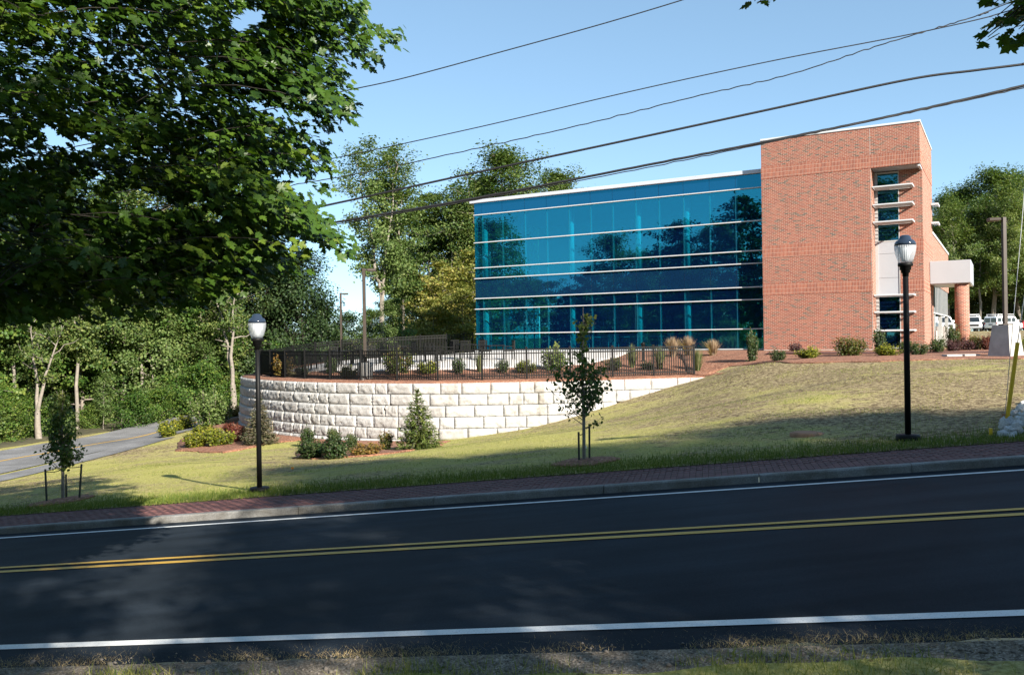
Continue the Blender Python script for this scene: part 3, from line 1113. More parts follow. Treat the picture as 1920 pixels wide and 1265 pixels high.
# terrace behind the retaining wall: mulch, patio
poly_sheet('terrace_mulch', TERR_POLY, TERR, M['mulch'], .7, 0.0)
PATIO = [(-9.3, 40.9), (-7.2, 39.5), (-5, 38.7), (-2.6, 38.6), (-.2, 38.85), (1.8, 39.0), (3.6, 40.2), (5.2, 43), (6.3, 46.6), (6.9, 48.2), (-2.2, 53.4), (-3.4, 56), (-10.2, 52.6), (-12.0, 48.5), (-11.5, 44)]
poly_sheet('patio', PATIO, TERR, M['patio'], .7, .03)
poly_sheet('terrace_grass', [(-9.6, 41.0), (-11.7, 44), (-12.2, 48.5), (-13.6, 47.5), (-12.9, 44.6), (-11.2, 41.9), (-10.2, 40.6)], TERR, M['lawn'], .7, .03)

# planting beds
def bed_from_px(name, pts, seed, dz=.05, lower=True, extra=None):
    poly = [tuple(hit(px, py, lower)[:2]) for px, py in pts] + (extra or [])
    return poly_sheet(name, rough_poly(poly, .06, .4, seed), zlawn, M['mulch'], .5, dz), poly
BED_R = [(8.35, 36.5), (8.7, 35.6)] + [tuple(hit(*p)[:2]) for p in ((1345, 697), (1370, 688), (1410, 684), (1480, 683), (1560, 681), (1650, 679), (1740, 676), (1830, 674), (1915, 674))] + \
        [(21, 31.5), (24, 36), (25, 40), (22.5, 43), (19.6, 40.6), (13.2, 44.1), (8.7, 46.5), (8.2, 42), (7.8, 39), (7.7, 37.3)]
def zbed(x, y):
    zl = zlawn(x, y)
    w = np.clip(1 - (np.asarray(x) - (8.35 + (np.asarray(y) - 36.5) * .12)) / 2.5, 0, 1)
    return zl + w * np.maximum(0, TERR(x, y) - zl)
poly_sheet('front_mulch_bed', rough_poly(BED_R, .05, .5, 3), zbed, M['mulch'], .5, .03)
bed_from_px('planting_bed', [(420, 850), (330, 846), (336, 828), (385, 802), (430, 772)], 4, extra=[(-14.6, 46.5), (-14.3, 44.5), (-12.9, 41.9), (-10.6, 39.1), (-9.2, 37.9)] + [tuple(hit(560, 826, True)[:2]), tuple(hit(505, 833, True)[:2])])
bed_from_px('planting_bed', [(552, 860), (600, 862), (690, 856), (760, 848), (826, 836), (842, 828)], 5, extra=[(-3.4, 34.75), (-7.4, 36.5), (-9.2, 37.9)])
# brick footpath through the front bed
FPATH = [(11.6, 39.4), (13, 38.8), (16, 36.8), (19, 35.0), (22, 33.2)]
strip_along('brick_footpath', FPATH, 1.3, M['paver'], .045)
#@@BUILDING
# ------------------------------------------------------------------ the building
BX, BY, BANG = 12.82, 44.0, math.radians(-29.67)
bld = empty('office_building', (BX, BY, 0), BANG, 'red brick tower joined to a long wall of blue tinted glass', 'building')
CB, SB = math.cos(BANG), math.sin(BANG)


def to_local(x, y):
    dx, dy = x - BX, y - BY
    return dx * CB + dy * SB, -dx * SB + dy * CB


def from_local(x, y):
    return BX + x * CB - y * SB, BY + x * SB + y * CB


def loc_x(px, py, yl):
    """local x on the plane local y = yl seen at a photo pixel"""
    r = ray(px, py)
    c = to_local(0, 0)
    d = (r[0] * CB + r[1] * SB, -r[0] * SB + r[1] * CB)
    return c[0] + d[0] * (yl - c[1]) / d[1]


ZB, ZT = -.95, 9.78
PG = 0.70                                  # the glass stands back from the tower front
TW, TD = 7.33, 7.5                         # tower width and depth
REC_X, REC_Y, REC_Z = 5.19, 1.2, 7.84      # recess at the right corner
# brick tower
w = MB()
w.box(0, TW, 0, TD, REC_Z, ZT)
tower = w.build('brick_wall', M['brick'], bld)
MB().box(0, REC_X, 0, TD, ZB - .6, REC_Z).build('brick_wall', M['brick'], bld)
MB().box(6.30, TW, REC_Y, TD, ZB - .6, REC_Z - .004).build('brick_wall', M['brick'], bld)
MB().box(REC_X + .002, 6.30 - .002, REC_Y + .35, TD - .01, ZB - .6, REC_Z - .004).build('back_wall', M['interior'], bld)
P8 = .012
sb = 'soldier_band'
MB().box(-.004, TW + P8, -P8, TD, 7.843, 8.46).build(sb, M['soldier'], bld)
for z0, z1 in ((3.82, 4.45), (1.93, 2.52)):
    MB().box(-.004, REC_X - .02, -P8, .2, z0, z1).build(sb, M['soldier'], bld)
    MB().box(6.32, TW + P8, REC_Y - P8, TD, z0, z1).build(sb, M['soldier'], bld)
MB().box(REC_X - .035, REC_X - .022, -.003, .1, ZB, ZT - .02).build('control_joint', M['concrete'], bld)
MB().cbox(-.01, REC_X - .01, -.03, .2, ZB - .6, -.84, .008).build('base_course', M['concrete'], bld)
MB().cbox(6.31, TW + .03, REC_Y - .03, TD, ZB - .6, -.84, .008).build('base_course', M['concrete'], bld)
cp = MB()
cp.cbox(-.03, TW + .04, -.04, TD + .04, ZT, ZT + .10, .01)
cp.build('roof_coping', M['white_metal'], bld)
MB().box(REC_X + .004, TW - .004, .10, REC_Y - .004, REC_Z - .022, REC_Z - .003).build('soffit', M['grey_panel'], bld)
MB().box(TW - .10, TW - .002, .02, REC_Y - .01, REC_Z - .12, REC_Z - .05).build('soffit_trim', M['white_metal'], bld)
MB().box(REC_X + .001, REC_X + .006, .01, REC_Y + .3, ZB, REC_Z - .05).build('recess_jamb', M['brick'], bld)

# tall window of the recess
WX0, WX1, WY = 5.33, 6.26, REC_Y + .06
wf = MB()
for xa, xb in ((REC_X + .008, WX0), (WX1, WX1 + .035)):
    wf.box(xa, xb, WY - .09, WY + .06, -.82, 7.78)
for z in (7.74, 6.94, 6.08, 5.25, 4.40, 1.74, .93, .05, -.80):
    wf.box(WX0, WX1, WY - .07, WY + .05, z - .035, z + .035)
win = wf.build('tall_window', M['frame_metal'], bld)
rows_w = [(7.705, 6.975), (6.905, 6.115), (6.045, 5.285), (5.215, 4.435), (1.705, .965), (.895, .085), (.015, -.765)]
for a, b in rows_w:
    MB().box(WX0 + .005, WX1 - .005, WY, WY + .012, b, a).build('glass_pane', M['glass_dark'], win)
for a, b in ((4.365, 3.80), (3.79, 2.62), (2.61, 1.775)):
    MB().cbox(WX0 - .02, WX1 + .02, WY - .06, WY + .02, b, a, .006).build('metal_panel', M['grey_panel'], win)
# louvred sunshades
def sunshade(x0, x1, y0, y1, z, parent):
    f = MB()
    f.cbox(x0, x1, y0, y0 + .05, z - .034, z + .034, .01)
    f.box(x0, x1, y1 - .04, y1, z - .045, z + .045)
    f.box(x0, x0 + .035, y0 + .071, y1 - .041, z - .045, z + .045)
    f.box(x1 - .035, x1, y0 + .071, y1 - .041, z - .045, z + .045)
    o = f.build('sunshade', M['white_metal'], parent)
    nb = 6
    for k in range(nb):
        yc = y0 + .14 + (y1 - y0 - .24) * k / (nb - 1)
        R = Matrix.Translation((0, yc, z)) @ Matrix.Rotation(math.radians(-38), 4, 'X')
        MB().box(x0 + .04, x1 - .04, -.055, .055, -.006, .006, R).build('blade', M['white_metal'], o)
    return o
for z in (6.94, 6.08, 5.25, 1.74, .93, .05):
    sunshade(5.22, 6.98, .12, REC_Y - .04, z, bld)

# glass wing
GX0 = loc_x(891, 520, PG)
ml_px = [905, 943, 985, 1026, 1068, 1108.5, 1150, 1193, 1237, 1283, 1332, 1381]
gx = [GX0] + [loc_x(p, 500, PG) for p in ml_px] + [.0]
ZR = [-.80, .25, 1.77, 2.42, 3.65, 4.30, 5.85, 7.56, 8.29]
cw = MB()
for x in gx[1:-1]:
    cw.box(x - .03, x + .03, PG + .03, PG + .14, ZR[0], ZR[-1])
cw.box(GX0 + .002, GX0 + .05, PG + .02, PG + .14, ZR[0], ZR[-1])
cwo = cw.build('curtain_wall', M['frame_metal'], bld)
for ri in range(len(ZR) - 1):
    for ci in range(len(gx) - 1):
        sp_ = ri in (3, 7)
        dyj = random.uniform(-.002, .002)
        x0, x1, z0, z1 = gx[ci] + .007, gx[ci + 1] - .007, ZR[ri] + .01, ZR[ri + 1] - .01
        t1, t2 = random.uniform(-.004, .004), random.uniform(-.003, .003)      # each pane sits a hair out of true
        V = [(x0, PG + t1, z0), (x1, PG - t1, z0), (x1, PG - t1 + t2, z1), (x0, PG + t1 + t2, z1)]
        V += [(a, b + .012, c) for a, b, c in V]
        mbq = MB().add(V, [(0, 1, 2, 3), (7, 6, 5, 4), (0, 4, 5, 1), (1, 5, 6, 2), (2, 6, 7, 3), (3, 7, 4, 0)])
        mbq.build('spandrel_pane' if sp_ else 'glass_pane', M['spandrel'] if sp_ else M['glass'], cwo)
for z in ZR[:-1]:
    MB().cbox(GX0 - .02, .0, PG - .10, PG - .012, z - .027, z + .027, .008).build('horizontal_mullion', M['white_metal'], cwo)
MB().cbox(GX0 - .06, .0, PG - .06, PG + .3, -1.6, -.845, .01).build('base_course', M['concrete'], bld)
MB().cbox(GX0 - .25, -.002, PG - .16, 12.2, 8.29, 8.49, .015).build('roof_fascia', M['fascia'], bld)
# inside the wing: floors, back wall, round columns
inn = MB()
inn.box(GX0 + .1, -.02, PG + .2, 12, -1.0, -.82)
inn.box(GX0 + .1, -.02, PG + .25, 12, 2.55, 3.5)
inn.box(GX0 + .1, -.02, PG + .2, 12, 7.62, 8.25)
inn.build('floor_slab', M['interior'], bld)
MB().box(GX0 + .1, -.02, 9.0, 9.1, -.8, 7.6).build('inner_wall', M['interior'], bld)
MB().box(-.3, -.02, PG + .2, 9.0, -.8, 7.6).build('inner_wall', M['interior'], bld)
for p in (911, 1073, 1199, 1290):
    x = loc_x(p, 480, PG + .75)
    MB().lathe([(.17, -.8), (.17, 2.54)], 16, (x, PG + .75, 0)).build('round_column', M['white_col'], bld, True)
    MB().lathe([(.17, 3.51), (.17, 7.61)], 16, (x, PG + .75, 0)).build('round_column', M['white_col'], bld, True)
lw = MB()
for k in range(7):
    y = PG + .25 + k * 1.45
    lw.box(GX0 + .03, GX0 + .10, y - .03, y + .03, -.8, 8.29)
for z in (-.8, .25, 1.77, 2.42, 3.65, 4.3, 5.85, 7.56):
    lw.box(GX0 - .02, GX0 + .01, PG + .2, 9.0, z - .04, z + .04)
lwo = lw.build('end_wall_frame', M['white_metal'], bld)
MB().box(GX0 + .012, GX0 + .024, PG + .16, 9.0, -.8, 8.28).build('glass_pane', M['glass'], lwo)
MB().box(GX0 + .1, -.02, 12.0, 12.1, -1.2, 8.28).build('rear_wall', M['interior'], bld)
# a few tables and chairs show faintly behind the glass
for p in (1125, 1180, 1235):
    x = loc_x(p, 630, 3.2)
    c = MB()
    c.lathe([(.55, 0), (.55, .04)], 14, (x, 3.2, -.08))
    c.tube([(x, 3.2, -.8), (x, 3.2, -.08)], .04, 6)
    c.build('cafe_table', M['white_col'], bld)
    for sx in (-.8, .8):
        ch = MB()
        ch.box(x + sx - .2, x + sx + .2, 3.0, 3.4, -.37, -.33)
        ch.box(x + sx - .2, x + sx + .2, 2.98, 3.02, -.33, .12)
        for ax in (-.18, .18):
            for ay in (3.02, 3.38): ch.box(x + sx + ax - .015, x + sx + ax + .015, ay - .015, ay + .015, -.81, -.37)
        ch.build('cafe_chair', M['white_col'], bld)

# lower wing behind the tower, raised on posts, and the entrance canopy
MB().box(-2.0, TW - .02, TD + .002, 23, 2.6, 5.25).build('rear_wing_wall', M['brick'], bld)
MB().cbox(-2.0, TW + .03, TD + .06, 23.05, 5.25, 5.4, .01).build('rear_wing_coping', M['white_metal'], bld)
gwn = MB()
gwn.box(-1.9, TW - .08, TD + .1, 22.8, 1.0, 2.599)
rwg = gwn.build('rear_wing_glazing', M['glass_dark'], bld)
MB().box(-1.85, TW - .16, TD + .16, 22.7, 1.03, 2.58).build('rear_wing_core', M['interior'], bld)
for k in range(12):
    y = TD + .3 + k * 1.25
    MB().box(TW - .075, TW - .03, y - .03, y + .03, 1.0, 2.6).build('mullion', M['frame_metal'], rwg)
MB().box(TW - .08, TW - .02, TD + .1, 22.9, .95, 1.03).build('sill_rail', M['frame_metal'], rwg)
for y in (9.5, 15.5, 22.3):
    MB().box(TW - .25, TW - .05, y - .1, y + .1, -1.2, .999).build('steel_post', M['frame_metal'], bld)
for z in (6.75, 5.75):
    sh = MB()
    sh.box(TW + .014, TW + .36, 6.55, 6.62, z - .05, z + .05)
    sh.box(TW + .31, TW + .36, 6.62, TD + .3, z - .05, z + .05)
    for k in range(3):
        R = Matrix.Translation((TW + .08 + k * .09, 0, z)) @ Matrix.Rotation(math.radians(38), 4, 'Y')
        sh.box(-.05, .05, 6.63, TD + .3, -.005, .005, R)
    sh.build('side_sunshade', M['white_metal'], bld)
MB().cbox(TW + .015, 9.22, 4.98, 9.2, 2.42, 3.58, .015).build('entrance_canopy', M['grey_panel'], bld)
MB().box(TW + .05, 9.18, 5.02, 9.15, 2.395, 2.42).build('canopy_soffit', M['white_metal'], bld)
colx, coly = 8.78, 5.45
wx, wy = from_local(colx, coly)
cc = link('brick_column', MB().lathe([(.335, -1.4), (.335, 2.38)], 32).mesh('brick_column', M['brick_round'], True), bld, (colx, coly, 0))
MB().lathe([(.27, 2.37), (.27, 2.4)], 24, (0, 0, 0)).build('column_cap', M['white_metal'], cc)
MB().lathe([(.05, -.9), (.06, .0), (.05, .0)], 8, (TW + .12, 7.2, 0)).build('downpipe', M['frame_metal'], bld)

# ------------------------------------------------------------------ retaining wall of split-face blocks
rw = empty('retaining_wall', (0, 0, 0), 0, 'curved retaining wall of pale split-face blocks holding up the fenced terrace', 'retaining wall')
BH = .457


def block_mesh(L, seed):
    r = np.random.default_rng(seed)
    nx, nz = 13, 8
    us, vs = np.linspace(0, 1, nx), np.linspace(0, 1, nz)
    V = np.zeros((nz, nx, 3))
    chip = .27 + .22 * np.interp(us, np.linspace(0, 1, 7), r.uniform(-1, 1, 7))      # broken lower lip
    for j, v in enumerate(vs):
        for i, u in enumerate(us):
            edge = min(u, 1 - u) * L / .035
            bulge = .05 * min(1, edge) * min(1, (1 - v) / .10 + .15) * (0.22 if v < chip[i] * .85 else 1.0)
            if v == 0: bulge *= .2
            n = r.normal(0, .016) if 0 < i < nx - 1 and 0 < j < nz - 1 else 0
            V[j, i] = ((u - .5) * (L - .014), -bulge + n, .008 + v * (BH - .014))
    F = []
    idx = np.arange(nx * nz).reshape(nz, nx)
    F = np.stack([idx[:-1, :-1], idx[:-1, 1:], idx[1:, 1:], idx[1:, :-1]], -1).reshape(-1, 4)
    border = list(idx[0, :]) + list(idx[1:, -1]) + list(idx[-1, ::-1][1:]) + list(idx[::-1, 0][1:-1])
    Vb = V.reshape(-1, 3)
    back = Vb[border].copy()
    back[:, 1] = .42
    n0 = len(Vb)
    nb = len(border)
    F2 = [(border[(k + 1) % nb], border[k], n0 + k, n0 + (k + 1) % nb) for k in range(nb)]
    tri = np.array([(n0, n0 + k + 1, n0 + k) for k in range(1, nb - 1)])
    return np_mesh('block', np.vstack([Vb, back]), [F, np.array(F2), tri], M['block'])


LENS = (.60, .86, 1.17)
BLK = {L: [block_mesh(L, int(L * 100) + k) for k in range(4)] for L in LENS}
rb = random.Random(12)
cnt = 0
for c in range(6):
    zt = -1.80 - c * BH
    s_ = .05 + (0 if c == 0 else rb.uniform(0, .4))
    while s_ < WCUM[-1] - .6:
        L = rb.choices(LENS, (3, 3, 4))[0]
        sm = s_ + L / 2
        x, y, n = wall_at(sm, -.028 * c)
        gz = float(zlawn(np.array([x + n[0] * .15]), np.array([y + n[1] * .15]))[0])
        if zt > gz - .02:
            o = link('block', rb.choice(BLK[L]), rw, (x, y, zt - BH), (0, 0, math.atan2(n[1], n[0]) + math.pi / 2))
            if rb.random() < .5: pass
            cnt += 1
        s_ += L
# thin footing course that shows at the foot of the wall
V, F = [], []
for k, s_ in enumerate(np.arange(10.5, WCUM[-1] - .5, .5)):
    for off, z in ((-.30, -4.10), (-.30, -4.75), (.2, -4.10)):
        x, y, n = wall_at(s_, off)
        V.append((x, y, z))
n_ = len(V) // 3
for k in range(n_ - 1):
    F += [(k * 3, k * 3 + 1, k * 3 + 4, k * 3 + 3), (k * 3, k * 3 + 3, k * 3 + 5, k * 3 + 2)]
# ------------------------------------------------------------------ black picket fence round the terrace
FH = 1.24
fr = empty('picket_fence', (0, 0, 0), 0, 'black metal picket fence along the top of the pale block wall', 'fence')
def fence_run(path, root, indiv, skip_last=False):
    P = np.array(path)
    seg = np.linalg.norm(np.diff(P, axis=0), axis=1)
    cum = np.concatenate([[0], np.cumsum(seg)])
    def pt(s):
        i = int(np.clip(np.searchsorted(cum, s) - 1, 0, len(seg) - 1))
        u = (s - cum[i]) / seg[i]
        return P[i] * (1 - u) + P[i + 1] * u
    nb = max(1, round(cum[-1] / 1.83))
    sp = cum[-1] / nb
    post_me = fence_run.post
    pick = fence_run.picket
    joined = MB()
    for b in range(nb + 1):
        a = pt(b * sp)
        za = float(TERR(np.array([a[0]]), np.array([a[1]]))[0])
        link('post', post_me, root, (a[0], a[1], za - .1), (0, 0, 0))
        if b == nb: break
        c = pt((b + 1) * sp)
        zc = float(TERR(np.array([c[0]]), np.array([c[1]]))[0])
        A, C = Vector((a[0], a[1], za)), Vector((c[0], c[1], zc))
        d = C - A
        ang = math.atan2(d.y, d.x)
        up = math.atan2(d.z, math.hypot(d.x, d.y))
        Mx = Matrix.Translation(A) @ Matrix.Rotation(ang, 4, 'Z') @ Matrix.Rotation(-up, 4, 'Y')
        for z in (.13, FH - .19, FH - .03):
            r_ = MB().box(.03, d.length - .03, -.02, .02, z, z + .045, Mx)
            r_.build('rail', M['black_metal'], root)
        npk = int(round(sp / .105)) - 1
        for k in range(npk):
            p = A + d * ((k + 1) / (npk + 1))
            if indiv:
                link('picket', pick, root, (p.x, p.y, p.z), (0, 0, ang))
            else:
                Mp = Matrix.Translation(p) @ Matrix.Rotation(ang, 4, 'Z')
                joined.box(-.015, .015, -.015, .015, .04, FH - .03, Mp)
    if not indiv:
        joined.build('pickets', M['black_metal'], root, kind='stuff')
pm = MB().box(-.042, .042, -.042, .042, 0, FH + .16)
pm.box(-.05, .05, -.05, .05, FH + .16, FH + .19)
fence_run.post = pm.mesh('post', M['black_metal'])
fence_run.picket = MB().box(-.015, .015, -.015, .015, .04, FH - .03).mesh('picket', M['black_metal'])
fpath = [wall_at(s_, .85)[:2] for s_ in np.arange(.35, WCUM[-1] - 3.0, .4)]
fence_run(fpath, fr, True)
fb = empty('picket_fence', (0, 0, 0), 0, 'further black picket fence across the back of the patio', 'fence')
fence_run([fpath[-1], (-13.3, 50.0), (-11.8, 52.3), (-8.6, 54.5), (-5.5, 56.0), (-2.6, 57.0)], fb, False)
# white concrete post footings just in front of a few posts
# ------------------------------------------------------------------ lamps
def street_lamp(name, loc, h, label, group):
    o = empty(name, loc, random.uniform(0, 1), label, 'street lamp', group)
    MB().lathe([(.20, -.15), (.20, .06), (.19, .09), (.075, .10)], 24).build('base_plate', M['black_metal'], o, True)
    MB().lathe([(.052, .095), (.050, h * .5), (.046, h - .72)], 16).build('pole', M['black_metal'], o, True)
    z = h - .73
    MB().lathe([(.05, z), (.055, z + .06), (.075, z + .065), (.075, z + .11), (.095, z + .115), (.095, z + .17), (.125, z + .18), (.125, z + .225), (.11, z + .24)], 24).build('fitter', M['black_metal'], o, True)
    z += .24
    g = MB().lathe([(.105, z), (.135, z + .06), (.162, z + .15), (.176, z + .24), (.178, z + .30)], 28).build('globe', M['globe'], o, True)
    MB().lathe([(.178, z + .302), (.172, z + .345), (.150, z + .385), (.108, z + .405), (.104, z + .425), (.092, z + .435), (.088, z + .465), (.05, z + .485), (.0, z + .49)], 28).build('globe_cap', M['globe_cap'], o, True)
    MB().lathe([(.06, z + .02), (.09, z + .16), (.115, z + .19), (.12, z + .285), (.05, z + .29)], 20).build('reflector', M['white_col'], g, True)
    return o
p = Vector((6.94, 15.2, 0)); p.z = ground(p.x, p.y) + .01
street_lamp('street_lamp', p, 3.60, 'black street lamp in front of the brick tower, its globe in shade', 'street lamps along the sidewalk')
p = Vector((-5.19, 17.6, 0)); p.z = ground(p.x, p.y) + .01
street_lamp('street_lamp', p, 3.62, 'black street lamp beside the curved end of the block wall, its globe in sun', 'street lamps along the sidewalk')


def shoebox(loc, h, label, yaw, base='round', bh=.7):
    o = empty('parking_light', loc, 0, label, 'light pole', 'square-headed light poles')
    if base == 'round':
        MB().lathe([(.31, -.4), (.31, bh - .02), (.29, bh)], 24).build('concrete_base', M['concrete'], o, True)
    elif base == 'square':
        b = MB()
        V = [(-.44, -.44, -.3), (.44, -.44, -.3), (.44, .44, -.3), (-.44, .44, -.3), (-.30, -.30, bh), (.30, -.30, bh), (.30, .30, bh), (-.30, .30, bh)]
        b.add(V, [(0, 3, 2, 1), (4, 5, 6, 7), (0, 1, 5, 4), (1, 2, 6, 5), (2, 3, 7, 6), (3, 0, 4, 7)], Matrix.Rotation(math.radians(28), 4, 'Z'))
        b.build('concrete_base', M['concrete'], o)
    MB().cbox(-.17, .17, -.17, .17, bh, bh + .05, .008).build('base_plate', M['bronze'], o)
    MB().cbox(-.065, .065, -.065, .065, bh + .05, h, .01).build('pole', M['bronze'], o)
    R = Matrix.Rotation(yaw, 4, 'Z')
    hd = MB().box(.066, .14, -.03, .03, h - .10, h - .04, R)
    hd.cbox(.14, .52, -.16, .16, h - .13, h - .02, .02, R)
    hd.build('lamp_head', M['bronze'], o)
    return o
def gp(px, py, D):
    v = at(px, py, D)
    v.z = ground(v.x, v.y)
    return v
p = gp(684, 640, 37.4)
shoebox(p, (at(684, 503, 37.4).z - p.z), 'tall bronze light pole on a round concrete base behind the front fence', math.radians(10), 'round', .72)
p = gp(640, 640, 60)
shoebox(p, (at(640, 549, 60).z - p.z), 'bronze light pole with its head pointing right, beyond the back fence', math.radians(5), 'none', .0)
p = gp(641, 640, 78)
shoebox(p, (at(641, 580, 78).z - p.z), 'farthest light pole, its head pointing left behind a nearer pole', math.radians(180), 'none', .0)
p = gp(1886, 672, 30.8)
shoebox(p, (at(1886, 407, 30.8).z - p.z), 'bronze light pole on a square tapered concrete base in the front bed', math.radians(168), 'square', 1.12)
# low bollard light on the patio
p = gp(1206, 668, 41)
o = empty('bollard_light', p, 0, 'short black bollard light beside the grass clumps on the terrace', 'bollard light')
MB().lathe([(.12, -.1), (.12, .02), (.06, .06), (.055, .62)], 14).build('post', M['black_metal'], o, True)
MB().lathe([(.055, .62), (.085, .66), (.09, .82), (.10, .84), (.04, .90)], 14).build('lamp_head', M['black_metal'], o, True)
#@@TREES
# ------------------------------------------------------------------ trees
def tube_np(P, R, n=6):
    P = np.asarray(P, float)
    R = np.asarray(R, float)
    T = np.gradient(P, axis=0)
    T /= np.linalg.norm(T, axis=1)[:, None] + 1e-9
    ref = np.array([0, 0, 1.0]) if abs(T[0, 2]) < .8 else np.array([1.0, 0, 0])
    A = np.cross(T, ref)
    A /= np.linalg.norm(A, axis=1)[:, None] + 1e-9
    C = np.cross(A, T)
    w = np.arange(n) * 2 * np.pi / n
    V = P[:, None] + (A[:, None] * np.cos(w)[None, :, None] + C[:, None] * np.sin(w)[None, :, None]) * R[:, None, None]
    k = len(P)
    idx = np.arange(k * n).reshape(k, n)
    nx = np.roll(idx, -1, axis=1)
    F = np.stack([idx[:-1], nx[:-1], nx[1:], idx[1:]], -1).reshape(-1, 4)
    return V.reshape(-1, 3), F


def tubes_mesh(name, tubes, mat, n=6):
    Vs, Fs, b = [], [], 0
    for P, R in tubes:
        V, F = tube_np(P, R, n)
        Vs.append(V); Fs.append(F + b); b += len(V)
    return np_mesh(name, np.vstack(Vs), [np.vstack(Fs)], mat, True)


RHOMB = (np.array([(0, 0, 0), (.5, .42, .10), (1, 0, -.05), (.5, -.42, .10)]) - np.array([.5, 0, 0]), np.array([(0, 1, 2), (0, 2, 3)]))
HEART = (np.array([(0, 0, 0), (.10, .38, .06), (.45, .44, .05), (1, 0, -.12), (.45, -.44, .05), (.10, -.38, .06)]), np.array([(0, 2, 1), (0, 3, 2), (0, 4, 3), (0, 5, 4)]))
NEEDLE = (np.array([(0, -.17, 0), (1, 0, .05), (0, .17, 0)]), np.array([(0, 1, 2)]))
_ml = [(0, 0), (.05, .30), (.22, .34), (.18, .46), (.36, .44), (.42, .62), (.52, .40), (.50, .22), (.64, .25), (.70, .33), (.76, .16), (1.0, 0)]
_mv = [(a, b, .0) for a, b in _ml] + [(a, -b, .0) for a, b in reversed(_ml[1:-1])]
MAPLE_V = np.array([(.36, 0, -.02)] + [(a, b, .10 * abs(b) - .16 * max(0, a - .4) ** 2 - .18 * max(0, abs(b) - .3)) for a, b, c in _mv])
MAPLE = (MAPLE_V, np.array([(0, 1 + i, 1 + (i + 1) % len(_mv)) for i in range(len(_mv))]))


def leaf_cloud(C, NRM, S, tmpl, rng, DIR=None, jitter=1.0):
    """one leaf (template) per centre: normal NRM, pointing DIR (or random)"""
    V0, F0 = tmpl
    n = len(C)
    NRM = NRM / (np.linalg.norm(NRM, axis=1)[:, None] + 1e-9)
    if DIR is None: DIR = rng.normal(size=(n, 3))
    A = DIR - NRM * np.sum(DIR * NRM, axis=1)[:, None]
    A /= np.linalg.norm(A, axis=1)[:, None] + 1e-9
    B = np.cross(NRM, A)
    S = np.broadcast_to(S, (n,))
    V = C[:, None] + S[:, None, None] * (V0[None, :, 0:1] * A[:, None] + V0[None, :, 1:2] * B[:, None] + V0[None, :, 2:3] * NRM[:, None])
    F = F0[None] + (np.arange(n) * len(V0))[:, None, None]
    return V.reshape(-1, 3), F.reshape(-1, F0.shape[1])


def leaf_mesh(name, C, NRM, S, tmpl, mat, rng, DIR=None, tint=None):
    V, F = leaf_cloud(C, NRM, S, tmpl, rng, DIR)
    if tint is None: tint = rng.random(len(C))
    return np_mesh(name, V, [F], mat, False, np.repeat(tint, len(tmpl[1])))


